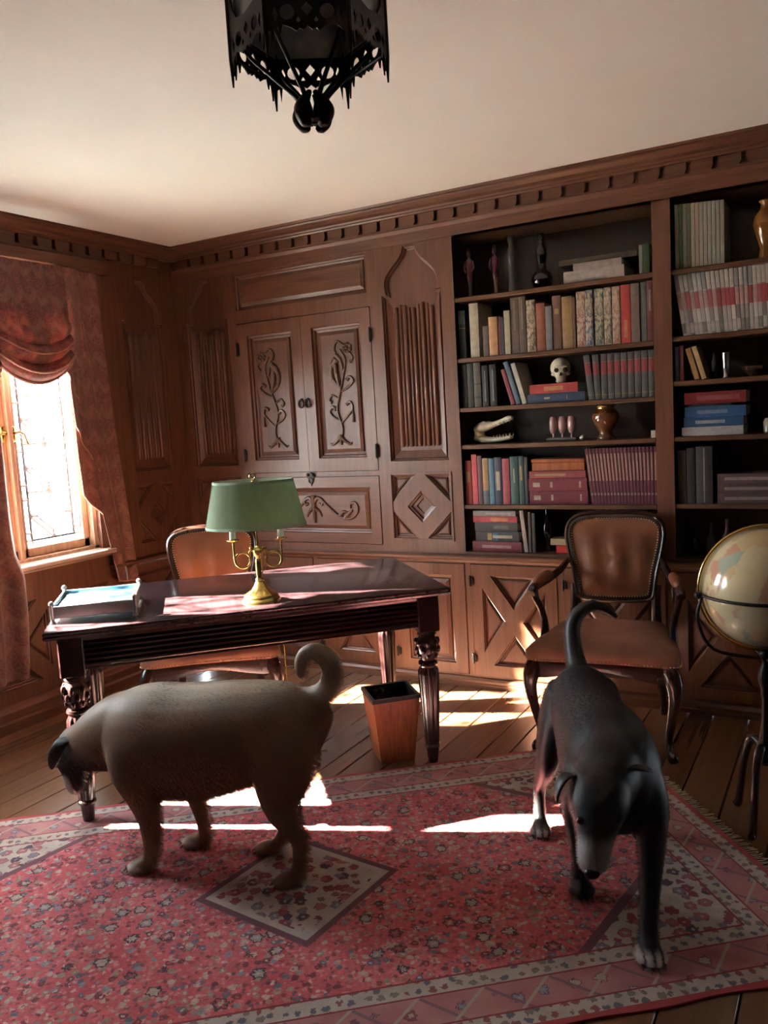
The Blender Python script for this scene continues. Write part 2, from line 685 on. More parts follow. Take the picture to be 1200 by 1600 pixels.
MB().box(RX, RX + 0.15, RY, 0.4, 0, H).build('wall_right', 'wall_far', kind='structure')
MB().box(0, RX, RY - 0.15, RY, 0, H).build('wall_front', 'wall_far', kind='structure')
MB().box(-30, -0.2, -30, 25, -0.6, -0.5).build('ground', 'stone', kind='structure')

# ------------------------------------------------------------------ wall panelling shapes
PROF = [(0, 0), (0.003, -0.010), (0.012, -0.013), (0.014, -0.022), (0.024, -0.026), (0.026, -0.020), (0.045, -0.012), (0.05, -0.012)]
PROF_S = [(0, 0), (0.003, -0.014), (0.010, -0.017), (0.012, -0.027), (0.018, -0.029)]
PROF_T = [(0, 0), (0.002, -0.009), (0.009, -0.012), (0.011, -0.022), (0.019, -0.025), (0.021, -0.018), (0.028, -0.014)]


def ogee(uc, hw, z0, zs=2.10, zt=2.338):
    k = hw / 0.175
    half = crom([(0.148 * k, zs), (0.156 * k, zs + 0.045), (0.146 * k, zs + 0.092), (0.108 * k, zs + 0.137), (0.070 * k, zs + 0.172), (0.046 * k, zs + 0.205), (0.034 * k, zt)], 4)
    right = [(uc + hw, z0), (uc + hw, zs)] + [(uc + a, b) for a, b in half]
    left = [(uc - a, b) for a, b in reversed(half)] + [(uc - hw, zs), (uc - hw, z0)]
    return right + left


def arch_panel(F, uc, hw, z0, parent, mat):
    poly = ogee(uc, hw, z0)
    MB().ringpanel(poly, PROF_S, F).build('arch_panel', mat, parent)
    # chamfer boards inside the rectangular part
    m = MB()
    for sgn in (-1, 1):
        a, b = (uc + sgn * (hw - 0.02), uc + sgn * (hw - 0.052))
        pts = [(a, z0 + 0.02), (b, z0 + 0.055), (b, 2.03), (a, 2.085)]
        m.add([F(u, v, -0.029 + (0.012 if i in (0, 3) else 0.0)) for i, (u, v) in enumerate(pts)], [(0, 1, 2, 3) if sgn < 0 else (3, 2, 1, 0)])
    m.add([F(uc - hw + 0.02, z0 + 0.02, -0.014), F(uc + hw - 0.02, z0 + 0.02, -0.014), F(uc + hw - 0.052, z0 + 0.055, -0.027), F(uc - hw + 0.052, z0 + 0.055, -0.027)], [(0, 1, 2, 3)])
    m.build('panel_chamfer', mat, parent)
    w = hw - 0.056
    n = 9
    for i in range(n):
        u = uc - w + (i + 0.5) * 2 * w / n
        r = w / n * (0.95 if i % 2 == 0 else 0.6)
        zt = 2.035 + 0.012 * math.sin(i * 1.3)
        mb = MB()
        rings = []
        for z, s in ((z0 + 0.075, 0.2), (z0 + 0.085, 1), (zt - 0.01, 1), (zt, 0.2)):
            rings.append([F(u + r * math.cos(a) * (0.6 + 0.4 * s), z, -0.029 + s * (0.016 if i % 2 == 0 else 0.010) * math.sin(a)) for a in [PI * k / 6 for k in range(7)]])
        mb.loft(rings, cap=True)
        mb.build('reed', mat, parent, 60)
    return poly


def xholes(u0, u1, v0, v1, bw):
    """four triangles left free by two crossing bands"""
    uc, vc = (u0 + u1) / 2, (v0 + v1) / 2
    a, b = (u1 - u0) / 2, (v1 - v0) / 2
    L = math.hypot(a, b)
    eu, ev = bw / 2 * L / b, bw / 2 * L / a     # offsets of the band edges along u and v
    top = [(uc, vc + ev), (u1 - eu, v1), (u0 + eu, v1)]
    bot = [(uc, vc - ev), (u0 + eu, v0), (u1 - eu, v0)]
    lef = [(uc - eu, vc), (u0, v1 - ev), (u0, v0 + ev)]
    rig = [(uc + eu, vc), (u1, v0 + ev), (u1, v1 - ev)]
    return [top, bot, lef, rig]


def diamond_holes(u0, u1, v0, v1):
    uc, vc = (u0 + u1) / 2, (v0 + v1) / 2
    a, b = (u1 - u0) / 2, (v1 - v0) / 2
    g = 0.155
    tri = [[(u0, v1), (u0, vc + b * g), (uc - a * g, v1)], [(u1, v1), (uc + a * g, v1), (u1, vc + b * g)],
           [(u0, v0), (uc - a * g, v0), (u0, vc - b * g)], [(u1, v0), (u1, vc - b * g), (uc + a * g, v0)]]
    dia = [(uc, vc - b * 0.5), (uc + a * 0.5, vc), (uc, vc + b * 0.5), (uc - a * 0.5, vc)]
    return tri, dia


PROF_D = [(0, 0), (0.003, -0.008), (0.012, -0.011), (0.014, -0.024), (0.03, -0.026), (0.032, -0.034), (0.04, -0.034)]

# ------------------------------------------------------------------ back wall
wb_holes = []
A1 = ogee(0.245, 0.168, 1.215)
A2 = ogee(1.650, 0.175, 1.215)
TP = rect(0.482, 1.385, 2.130, 2.335)
CUP = rect(0.478, 1.398, 1.166, 2.056)
FLAP = rect(0.478, 1.398, 0.752, 1.140)
t1, d1 = diamond_holes(0.077, 0.413, 0.793, 1.140)
t2, d2 = diamond_holes(1.476, 1.823, 0.793, 1.140)
wb = MB()
wb.board(rect(0, 1.897, 0.70, 2.44), [A1, A2, TP, CUP, FLAP] + t1 + t2 + [d1, d2], -0.05, 0, FB)
wb.add([(0, 0.42, 0), (RX, 0.42, 0), (RX, 0.42, H), (0, 0.42, H)], [(0, 1, 2, 3)])       # the masonry behind everything
wb.box(0, 1.897, 0.0, 0.05, 2.44, H)
wb.box(1.897, RX, 0.0, 0.03, 2.34, H)
wall_back = wb.build('wall_back', 'wood_v', kind='structure')
arch_panel(FB, 0.245, 0.168, 1.215, wall_back, 'wood_panel')
arch_panel(FB, 1.650, 0.175, 1.215, wall_back, 'wood_panel')
MB().ringpanel(TP, PROF, FB).build('top_panel', 'wood_h', wall_back)
for t_, d_ in ((t1, d1), (t2, d2)):
    for p in t_:
        MB().ringpanel(p, PROF_T, FB).build('corner_panel', 'wood_panel', wall_back)
    MB().ringpanel(d_, PROF_D, FB).build('diamond_panel', 'wood_panel', wall_back)
# small frame mouldings laid round the diamond fields
for (u0, u1) in ((0.077, 0.413), (1.476, 1.823)):
    MB().board(rect(u0 - 0.012, u1 + 0.012, 0.781, 1.152), [rect(u0 - 0.003, u1 + 0.003, 0.79, 1.143)], -0.001, 0.006, FB).build('frame_moulding', 'wood_v', wall_back)

# ------------------------------------------------------------------ cupboard in the back wall
cup = thing('wall_cupboard', 'built-in carved wooden wall cupboard with double doors and drop flap behind the desk', 'cupboard', (0.938, 0, 0.75))


def vine(mb, F, uc, v0, s, w):
    """flower carving: stem with curling leaves, tulip below, rosette on top; s mirrors it"""
    def T(pts, r0, r1):
        pts = crom(pts, 5)
        n = len(pts)
        r0, r1 = r0 * 1.45, r1 * 1.45
        mb.tube([F(uc + s * a * 1.25, v0 + b, w + 0.001) for a, b in pts], [r0 + (r1 - r0) * i / (n - 1) for i in range(n)], 6)
    T([(0.012, 0.02), (0.0, 0.10), (0.022, 0.20), (0.0, 0.30), (-0.02, 0.38), (-0.035, 0.47), (-0.01, 0.53)], 0.006, 0.004)
    for sg in (-1, 1):                                     # root leaves
        T([(0.012, 0.05), (0.012 + sg * 0.02, 0.025), (0.012 + sg * 0.045, 0.004), (0.012 + sg * 0.058, 0.012)], 0.009, 0.003)
    T([(0.012, 0.06), (0.012, 0.0)], 0.012, 0.004)
    T([(0.006, 0.12), (-0.03, 0.16), (-0.058, 0.20), (-0.05, 0.235), (-0.028, 0.225)], 0.004, 0.007)
    T([(-0.055, 0.22), (-0.062, 0.16), (-0.06, 0.125)], 0.003, 0.008)
    T([(0.01, 0.14), (0.045, 0.16), (0.062, 0.19), (0.045, 0.215), (0.028, 0.20)], 0.004, 0.008)
    T([(0.012, 0.26), (0.045, 0.28), (0.06, 0.255), (0.048, 0.24)], 0.004, 0.007)
    T([(0.0, 0.30), (-0.035, 0.315), (-0.07, 0.35), (-0.055, 0.375), (-0.038, 0.36)], 0.004, 0.008)
    T([(-0.005, 0.32), (0.035, 0.37), (0.04, 0.43), (0.01, 0.48)], 0.006, 0.014)          # bud
    T([(0.0, 0.33), (0.012, 0.39), (0.018, 0.45), (0.03, 0.475)], 0.010, 0.012)
    T([(-0.02, 0.42), (-0.01, 0.47), (0.01, 0.50)], 0.006, 0.010)
    for k in range(7):                                     # rosette
        a = 2 * PI * k / 7
        mb.ell(F(uc + s * (-0.0625 + 0.021 * math.cos(a)), v0 + 0.535 + 0.021 * math.sin(a), w + 0.003), 0.0115, 8, 6)
    mb.ell(F(uc - s * 0.0625, v0 + 0.535, w + 0.008), 0.010, 8, 6)
    T([(-0.06, 0.51), (-0.075, 0.48), (-0.06, 0.455)], 0.004, 0.006)
    T([(-0.035, 0.55), (0.0, 0.575), (0.018, 0.545), (0.012, 0.51)], 0.004, 0.006)


def ring_pull(parent, u, v):
    mb = MB()
    c = (u, -0.012, v)
    mb.tube([(u + 0.018 * math.cos(a), -0.014, v - 0.004 + 0.022 * math.sin(a)) for a in [2 * PI * k / 20 for k in range(20)]], 0.005, 8, closed=True)
    mb.ell((u, -0.004, v + 0.018), (0.010, 0.012, 0.010), 10, 8)
    wbuild(mb, 'ring_pull', 'iron_worn', parent, 50)


for (u0, u1, s, sx) in ((0.480, 0.937, 1, 1), (0.939, 1.396, -1, -1)):
    hole = rect(u0 + 0.070, u1 - 0.066, 1.243, 1.980)
    d = wbuild(MB().board(rect(u0, u1, 1.170, 2.052), [hole], -0.03, 0.004, FB, True), 'door', 'wood_v', cup)
    F4 = lambda u, v, w: FB(u, v, w + 0.004)
    wbuild(MB().ringpanel(hole, [(0, 0), (0.003, -0.014), (0.014, -0.017), (0.017, -0.028), (0.03, -0.031), (0.033, -0.022), (0.05, -0.017)], F4), 'door_panel', 'wood_panel', d)
    mb = MB()
    vine(mb, FB, (u0 + u1) / 2 - s * 0.005, 1.315, s, -0.010)
    wbuild(mb, 'flower_carving', 'wood_carving', d, 60)
    ring_pull(d, u1 - 0.022 if s > 0 else u0 + 0.022, 1.565)
    hu = u0 if s > 0 else u1
    for hz in (1.905, 1.275):
        mb = MB().box(hu - 0.011, hu + 0.011, -0.014, -0.003, hz - 0.035, hz + 0.035, bev=0.004)
        mb.tube([(hu, -0.014, hz - 0.04), (hu, -0.014, hz + 0.04)], 0.006, 8)
        wbuild(mb, 'hinge', 'iron_worn', d, 40)
fl_hole = rect(0.558, 1.336, 0.812, 1.074)
fl = wbuild(MB().board(rect(0.482, 1.394, 0.756, 1.136), [fl_hole], -0.03, 0.004, FB, True), 'drop_flap', 'wood_h', cup)
wbuild(MB().ringpanel(fl_hole, PROF, lambda u, v, w: FB(u, v, w + 0.004)), 'flap_panel', 'wood_h', fl)
mb = MB()


def scroll(pts, r0, r1):
    pts = crom(pts, 6)
    n = len(pts)
    r0, r1 = r0 * 1.4, r1 * 1.4
    mb.tube([FB(u, v, -0.005) for u, v in pts], [r0 + (r1 - r0) * i / (n - 1) for i in range(n)], 6)


for s in (-1, 1):
    c = 0.945
    scroll([(c, 0.985), (c + s * 0.03, 1.015), (c + s * 0.062, 1.0), (c + s * 0.055, 0.975), (c + s * 0.038, 0.985)], 0.009, 0.005)
    scroll([(c + s * 0.06, 1.0), (c + s * 0.11, 0.955), (c + s * 0.18, 0.905), (c + s * 0.25, 0.90), (c + s * 0.295, 0.94), (c + s * 0.285, 0.985), (c + s * 0.25, 0.98), (c + s * 0.248, 0.955)], 0.007, 0.006)
    scroll([(c + s * 0.17, 0.91), (c + s * 0.20, 0.935), (c + s * 0.235, 0.93)], 0.010, 0.004)
    scroll([(c + s * 0.21, 0.90), (c + s * 0.235, 0.925), (c + s * 0.262, 0.945)], 0.010, 0.005)
    scroll([(c + s * 0.005, 0.955), (c + s * 0.035, 0.935), (c + s * 0.05, 0.905)], 0.010, 0.004)
scroll([(0.945, 1.03), (0.945, 0.96), (0.945, 0.87)], 0.014, 0.006)
wbuild(mb, 'scroll_carving', 'wood_carving', fl, 60)
mb = MB().prism([(0.915, 1.150), (0.930, 1.118), (0.945, 1.085), (0.960, 1.118), (0.975, 1.150), (0.945, 1.165)], 0.004, 0.010, FB)
mb.tube([(0.945 + 0.014 * math.cos(a), -0.013, 1.118 + 0.014 * math.sin(a)) for a in [2 * PI * k / 16 for k in range(16)]], 0.004, 6, closed=True)
mb.ell((0.928, -0.012, 1.152), 0.010, 8, 6).ell((0.962, -0.012, 1.152), 0.010, 8, 6)
wbuild(mb, 'lock_plate', 'iron_worn', cup, 50)
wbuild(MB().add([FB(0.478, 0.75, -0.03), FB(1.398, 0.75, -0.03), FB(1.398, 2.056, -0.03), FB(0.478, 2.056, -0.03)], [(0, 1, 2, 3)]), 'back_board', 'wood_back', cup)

# ------------------------------------------------------------------ cornice, dentils, ledge, baseboards
CROWN = [(0.0, 2.478), (0.040, 2.478), (0.044, 2.486), (0.054, 2.488), (0.058, 2.497), (0.082, 2.505), (0.100, 2.520), (0.104, 2.527), (0.120, 2.529), (0.124, 2.54), (0.0, 2.54)]


def sweep(prof, F, u0, u1, mitre0=False, mitre1=False):
    mb = MB()
    r0 = [F(u0 + (w if mitre0 else 0), v, w) for w, v in prof]
    r1 = [F(u1 - (w if mitre1 else 0), v, w) for w, v in prof]
    mb.loft([r0, r1], cap=True)
    return mb


c1 = sweep(CROWN, FB, 0.0, RX, mitre0=True).build('trim_1', 'wood_h', kind='structure')
c1['label'] = 'moulded wooden cornice along the bookcase wall'
c2 = sweep(CROWN, FL, RY, 0.0, mitre1=True).build('trim_2', 'wood_y', kind='structure')
c2['label'] = 'moulded wooden cornice along the window wall'


def dentil(F, u, parent, mat):
    a, b = u + 0.010, u + 0.1005
    poly = [(a + 0.008, 2.428), (b - 0.008, 2.428), (b, 2.444), (b, 2.478), (a, 2.478), (a, 2.444)]
    MB().prism(poly, 0, 0.030, F).build('dentil', mat, parent)


k = 0.062
while k < 4.2:
    dentil(FB, k, c1, 'wood_h')
    k += 0.1105
k = -0.12
while k > -3.0:
    dentil(FL, k - 0.11, c2, 'wood_y')
    k -= 0.1105
LEDGE = [(0.0, 0.672), (0.012, 0.672), (0.016, 0.682), (0.034, 0.690), (0.044, 0.694), (0.044, 0.706), (0.038, 0.712), (0.0, 0.716)]
l1 = sweep(LEDGE, FB, 0.0, RX, mitre0=True).build('trim_3', 'wood_h', kind='structure')
l1['label'] = 'projecting ledge moulding between base cabinets and panelling'
l2 = sweep(LEDGE, FL, -0.70, 0.0, mitre1=True).build('trim_4', 'wood_y', kind='structure')
l2['label'] = 'ledge moulding on the window wall near the corner'
FR = [(0.0, 2.348), (0.004, 2.348), (0.010, 2.40), (0.020, 2.416), (0.028, 2.420), (0.028, 2.429), (0, 2.429)]
f1 = sweep(FR, FB, 0.0, RX, mitre0=True).build('trim_6', 'wood_h', kind='structure')
f1['label'] = 'plain frieze board below the dentil row of the bookcase wall'
BASEP = [(0.0, 0.0), (0.030, 0.0), (0.030, 0.020), (0.024, 0.024), (0.024, 0.036), (0.014, 0.048), (0.0, 0.052)]
b1 = sweep(BASEP, FB, 0.0, RX, mitre0=True).build('baseboard_back', 'wood_h', kind='structure')
BASEL = [(0.0, 0.0), (0.040, 0.0), (0.040, 0.05), (0.030, 0.06), (0.030, 0.10), (0.016, 0.125), (0.0, 0.13)]
b2 = sweep(BASEL, FL, RY, 0.0, mitre1=True).build('baseboard_left', 'wood_y', kind='structure')

# ------------------------------------------------------------------ base cabinets (each unit a thing)


def base_cabinet(u0, u1, style, label, vis=True):
    t = thing('base_cabinet', label, 'cabinet', ((u0 + u1) / 2, 0, 0.05))
    wbuild(MB().board(rect(u0, u1, 0.05, 0.674), [rect(u0 + 0.016, u1 - 0.016, 0.058, 0.664)], -0.04, 0.001, FB).box(u0, u1, 0.04, 0.05, 0.05, 0.674), 'body', 'wood_v', t)
    a, b = u0 + 0.019, u1 - 0.019
    c, d_ = 0.061, 0.661
    if style == 'x':
        hs = xholes(a + 0.060, b - 0.060, c + 0.062, d_ - 0.058, 0.078)
    else:
        hs = [rect(a + 0.072, b - 0.072, c + 0.055, d_ - 0.062)]
    dr = wbuild(MB().board(rect(a, b, c, d_), hs, -0.03, 0.006, FB, True), 'door', 'wood_v', t)
    F6 = lambda u, v, w: FB(u, v, w + 0.006)
    for h in hs:
        wbuild(MB().ringpanel(h, PROF_T if style == 'x' else PROF, F6), 'door_panel', 'wood_panel', dr)
    for hz in (0.575, 0.155):
        m_ = MB().box(a - 0.012, a + 0.016, -0.016, -0.005, hz - 0.02, hz + 0.02, bev=0.004).tube([(a - 0.002, -0.016, hz - 0.028), (a - 0.002, -0.016, hz + 0.028)], 0.006, 8)
        wbuild(m_, 'hinge', 'iron_worn', dr, 40)
    return t


base_cabinet(0.02, 0.46, 'p', 'base cabinet with plain panelled door in the dark corner under the ledge')
base_cabinet(0.46, 0.935, 'p', 'base cabinet with plain panelled door right behind the desk chair')
base_cabinet(0.935, 1.445, 'x', 'base cabinet with crossed X door seen under the middle of the desk')
base_cabinet(1.445, 1.903, 'p', 'base cabinet with plain panelled door beside the right desk leg')
base_cabinet(1.903, 2.405, 'x', 'sunlit base cabinet with crossed X door left of the armchair')
base_cabinet(2.405, 2.93, 'x', 'base cabinet with crossed X door hidden behind the brown armchair')
base_cabinet(2.93, 3.45, 'x', 'dark base cabinet with crossed X door between armchair and globe')
base_cabinet(3.45, 3.97, 'x', 'dark base cabinet with crossed X door behind the globe')

# ------------------------------------------------------------------ bookcases


def bookcase(u0, u1, shelves, label):
    t = thing('bookcase', label, 'bookcase', ((u0 + u1) / 2, 0, 0.71))
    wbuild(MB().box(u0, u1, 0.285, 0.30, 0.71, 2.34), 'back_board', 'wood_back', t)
    for u in (u0 - 0.02, u1):
        wbuild(MB().box(u, u + 0.02, 0.0005, 0.285, 0.71, 2.34), 'side_panel', 'wood_shelf', t)
    wbuild(MB().box(u0, u1, 0.0, 0.285, 2.34, 2.36), 'top_board', 'wood_shelf', t)
    wbuild(MB().box(u0, u1, 0.0, 0.285, 0.70, 0.727), 'bottom_board', 'wood_shelf', t)
    for z in shelves:
        wbuild(MB().box(u0, u1, 0.006, 0.285, z - 0.022, z, bev=0.003), 'shelf', 'wood_shelf', t)
    return t


SH1 = [2.038, 1.733, 1.480, 1.288, 0.976]
SH2 = [2.036, 1.741, 1.541, 1.289, 0.980]
bookcase(1.897, 2.880, SH1, 'tall built-in bookcase with skull and red books behind the armchair')
bookcase(2.960, 3.950, SH2, 'tall built-in bookcase at the right edge above the globe')
for (a, b) in ((2.880, 2.960), (3.950, 4.03)):
    MB().board(rect(a, b, 0.71, 2.345), [], -0.03, 0.0, FB).build('post', 'wood_v', wall_back)
MB().box(4.03, RX, 0.0, 0.05, 0.70, 2.345).build('plain_panel', 'wood_v', wall_back)

# ------------------------------------------------------------------ left wall
wl_holes = [[(ya, WZ0), (ya, WZ1), (yb, WZ1), (yb, WZ0)] for ya, yb in WINDOWS]
AL = ogee(-0.280, 0.160, 1.215)
t3, d3 = diamond_holes(-0.44, -0.12, 0.793, 1.140)
XL = []
for (a, b) in ((-0.60, -0.06), (-1.10, -0.66), (-1.56, -1.14), (-2.02, -1.60)):
    XL += xholes(a, b, 0.20, 0.625, 0.085)
wl = MB().board(rect(RY, 0, 0, H), wl_holes + [AL, d3] + t3 + XL, -0.2, 0, FL)
wall_left = wl.build('wall_left', 'wood_v', kind='structure')
arch_panel(FL, -0.280, 0.160, 1.215, wall_left, 'wood_panel')
for p in t3 + XL:
    MB().ringpanel(p, PROF_T, FL).build('corner_panel', 'wood_panel', wall_left)
MB().ringpanel(d3, PROF_D, FL).build('diamond_panel', 'wood_panel', wall_left)
val = sweep([(0.0, 2.335), (0.055, 2.335), (0.062, 2.345), (0.062, 2.40), (0.05, 2.41), (0.05, 2.424), (0, 2.424)], FL, -3.1, -0.56).build('trim_5', 'wood_y', kind='structure')
val['label'] = 'wooden valance board above the window drapery'


# ------------------------------------------------------------------ windows


def casement(win, y0, y1, z0, z1, panes, hinge_right):
    """leaded casement between y0 > y1"""
    fr = 0.038
    X0, X1 = -0.115, -0.07
    ca = thing('casement', '', '')
    del ca['label'], ca['category']
    ca.parent = win
    ca.name = 'casement'
    mb = MB()
    mb.box(X0, X1, y1, y0, z0, z0 + fr + 0.01, bev=0.004).box(X0, X1, y1, y0, z1 - fr, z1, bev=0.004)
    mb.box(X0, X1, y1, y1 + fr, z0, z1, bev=0.004).box(X0, X1, y0 - fr, y0, z0, z1, bev=0.004)
    mb.build('casement_frame', 'window_frame', ca)
    ga, gb, gz0, gz1 = y1 + fr, y0 - fr, z0 + fr + 0.01, z1 - fr
    xc = -0.095
    bd = 0.045
    segs = []
    polys = []
    ia, ib = ga + bd, gb - bd
    n = 5
    ch = (gz1 - gz0 - 2 * 0.035) / n
    c0 = gz0 + 0.035
    yc = (ia + ib) / 2
    a = (ib - ia) / 2
    g = 0.30
    polys.append(rect(ga, ia, gz0, c0))
    polys.append(rect(ia, ib, gz0, c0))
    polys.append(rect(ib, gb, gz0, c0))
    polys.append(rect(ga, ia, gz1 - 0.035, gz1))
    polys.append(rect(ia, ib, gz1 - 0.035, gz1))
    polys.append(rect(ib, gb, gz1 - 0.035, gz1))
    for k in range(n):
        v0, v1 = c0 + k * ch, c0 + (k + 1) * ch
        vc, b = (v0 + v1) / 2, ch / 2
        for (p, q) in ((ga, ia), (ib, gb)):
            polys.append(rect(p, q, v0 + b * 0.3, vc + b * 0.7))
            polys.append(rect(p, q, vc + b * 0.7, v1 + (b * 0.3 if k < n - 1 else 0)))
        if True:
            for (p, q) in ((ga, ia), (ib, gb)):
                if k == 0:
                    polys.append(rect(p, q, v0, v0 + b * 0.3))
        O = [(yc, v0), (ib, vc), (yc, v1), (ia, vc)]
        s = 1 - g
        I = [(yc, vc - b * s), (yc + a * s, vc), (yc, vc + b * s), (yc - a * s, vc)]
        polys.append(I)
        for j in range(4):
            polys.append([O[j], O[(j + 1) % 4], I[(j + 1) % 4], I[j]])
        polys.append([(ia, v0), (yc, v0), (ia, vc)])
        polys.append([(yc, v0), (ib, v0), (ib, vc)])
        polys.append([(ib, vc), (ib, v1), (yc, v1)])
        polys.append([(ia, vc), (yc, v1), (ia, v1)])
    F = lambda u, v, w: (xc + w, u, v)
    if panes:
        for p in polys:
            MB().prism(inset(p, 0.0008), -0.0012, 0.0012, F).build('pane', 'pane', ca)
    else:
        MB().prism(rect(ga, gb, gz0, gz1), -0.0012, 0.0012, F).build('pane', 'pane', ca)
    mb = MB()
    seen = set()
    for p in polys:
        for j in range(len(p)):
            q0, q1 = p[j], p[(j + 1) % len(p)]
            key = tuple(sorted((tuple(round(x, 3) for x in q0), tuple(round(x, 3) for x in q1))))
            if key in seen:
                continue
            seen.add(key)
            mb.tube([F(*q0, 0), F(*q1, 0)], 0.0068, 6)
    mb.build('lead_cames', 'lead', ca)
    hy = y1 + 0.018 if hinge_right else y0 - 0.018
    s = 1 if hinge_right else -1
    mb = MB().box(-0.07, -0.062, hy - 0.012, hy + 0.012, 1.44, 1.52, bev=0.003)
    mb.tube([(-0.05, hy, 1.485), (-0.045, hy + s * 0.02, 1.49), (-0.04, hy + s * 0.045, 1.475), (-0.04, hy + s * 0.055, 1.44), (-0.04, hy + s * 0.06, 1.425)], [0.008, 0.007, 0.006, 0.006, 0.008], 8)
    mb.tube([(-0.066, hy, 1.485), (-0.045, hy, 1.485)], 0.009, 8)
    mb.build('casement_handle', 'brass', ca, 50)
    return ca


def window(i, ya, yb, panes, ncas=2):
    w = bpy.data.objects.new('window_%d' % i, None)
    COL.objects.link(w)
    w['kind'] = 'structure'
    w['label'] = ['leaded casement window behind the red swag', 'second leaded window of the window wall', 'third leaded window of the window wall'][i - 1]
    mb = MB()
    mb.box(-0.14, -0.03, ya - 0.025, ya, WZ0, WZ1).box(-0.14, -0.03, yb, yb + 0.025, WZ0, WZ1).box(-0.14, -0.03, yb, ya, WZ1 - 0.025, WZ1).box(-0.14, -0.03, yb, ya, WZ0, WZ0 + 0.02)
    mb.build('window_frame', 'window_frame', w)
    wd = (ya - yb) / ncas
    for k in range(1, ncas):
        MB().box(-0.125, -0.045, ya - k * wd - 0.014, ya - k * wd + 0.014, WZ0, WZ1, bev=0.004).build('mullion', 'window_frame', w)
    for k in range(ncas):
        a = ya - k * wd - (0.025 if k == 0 else 0.012)
        b = ya - (k + 1) * wd + (0.025 if k == ncas - 1 else 0.012)
        casement(w, a, b, WZ0 + 0.02, WZ1 - 0.025, panes, k % 2 == 0)
    sb = sweep([(-0.07, 0.772), (0.02, 0.772), (0.02, 0.782), (0.045, 0.786), (0.055, 0.792), (0.055, 0.806), (0.05, 0.812), (-0.07, 0.822)], FL, yb - 0.05, ya + 0.05)
    sb.build('window_sill', 'sill', w)
    return w


window(1, *WINDOWS[0], True)
window(2, *WINDOWS[1], False)

# ------------------------------------------------------------------ curtains


def sheet(nu, nv, fn, th=0.004):
    """double sided cloth: grid point fn(s, t) -> Vector, offset along its normal"""
    g = [[Vector(fn(i / nu, j / nv)) for i in range(nu + 1)] for j in range(nv + 1)]
    mb = MB()
    vs, vb = [], []
    for j in range(nv + 1):
        for i in range(nu + 1):
            du = g[j][min(i + 1, nu)] - g[j][max(i - 1, 0)]
            dv = g[min(j + 1, nv)][i] - g[max(j - 1, 0)][i]
            n = du.cross(dv)
            n = n.normalized() if n.length > 1e-9 else Vector((1, 0, 0))
            vs.append(g[j][i])
            vb.append(g[j][i] - n * th)
    fs = []
    N = (nu + 1) * (nv + 1)
    ix = lambda i, j: j * (nu + 1) + i
    for j in range(nv):
        for i in range(nu):
            fs.append((ix(i, j), ix(i + 1, j), ix(i + 1, j + 1), ix(i, j + 1)))
            fs.append(tuple(N + q for q in (ix(i, j + 1), ix(i + 1, j + 1), ix(i + 1, j), ix(i, j))))
    for i in range(nu):
        fs.append((ix(i + 1, 0), ix(i, 0), N + ix(i, 0), N + ix(i + 1, 0)))
        fs.append((ix(i, nv), ix(i + 1, nv), N + ix(i + 1, nv), N + ix(i, nv)))
    for j in range(nv):
        fs.append((ix(0, j), ix(0, j + 1), N + ix(0, j + 1), N + ix(0, j)))
        fs.append((ix(nu, j + 1), ix(nu, j), N + ix(nu, j), N + ix(nu, j + 1)))
    return mb.add(vs + vb, fs)


def lerp(a, b, t):
    return a + (b - a) * t


def interp(tab, z):
    """piecewise linear y(z); tab from high z to low z"""
    for (z0, y0), (z1, y1) in zip(tab[:-1], tab[1:]):
        if z <= z0 and z >= z1:
            return lerp(y0, y1, (z0 - z) / max(1e-6, z0 - z1))
    return tab[0][1] if z > tab[0][0] else tab[-1][1]


def swag(parent, yr, yl, zt, zb, rise=0.10):
    yc = (yr + yl) / 2
    hw = (yr - yl) / 2

    def fn(s, t):
        y = lerp(yr, yl, s)
        q = (y - yc) / hw
        zz = lerp(zt, zb + rise * q * q, t ** 0.92)
        roll = max(0.0, (t - 0.50) / 0.50)
        ph = roll * 3 * 2 * PI
        amp = 0.020 * min(1, roll * 3) * (1 - 0.35 * q * q)
        x = 0.080 + 0.050 * math.sin(PI * min(1, t * 0.97)) * (1 - 0.5 * q * q) - amp * math.cos(ph) + amp
        zz += 0.010 * min(1, roll * 3) * math.sin(ph)
        # upright gathers near the two gathered ends
        x += 0.010 * math.sin(q * 9 + 3 * t) * abs(q) * (1 - roll) + 0.004 * math.sin(q * 21) * (1 - roll)
        return (x, y, zz)
    sheet(44, 96, fn).build('swag', 'swag', parent, 80)
    for tt, rr_ in ((1.0, 0.009), (0.915, 0.0055), (0.75, 0.005)):
        pts = [Vector(fn(k / 40, tt)) + Vector((0.006, 0, 0)) for k in range(41)]
        MB().tube(pts, rr_, 8).build('welt', 'hem', parent, 80)


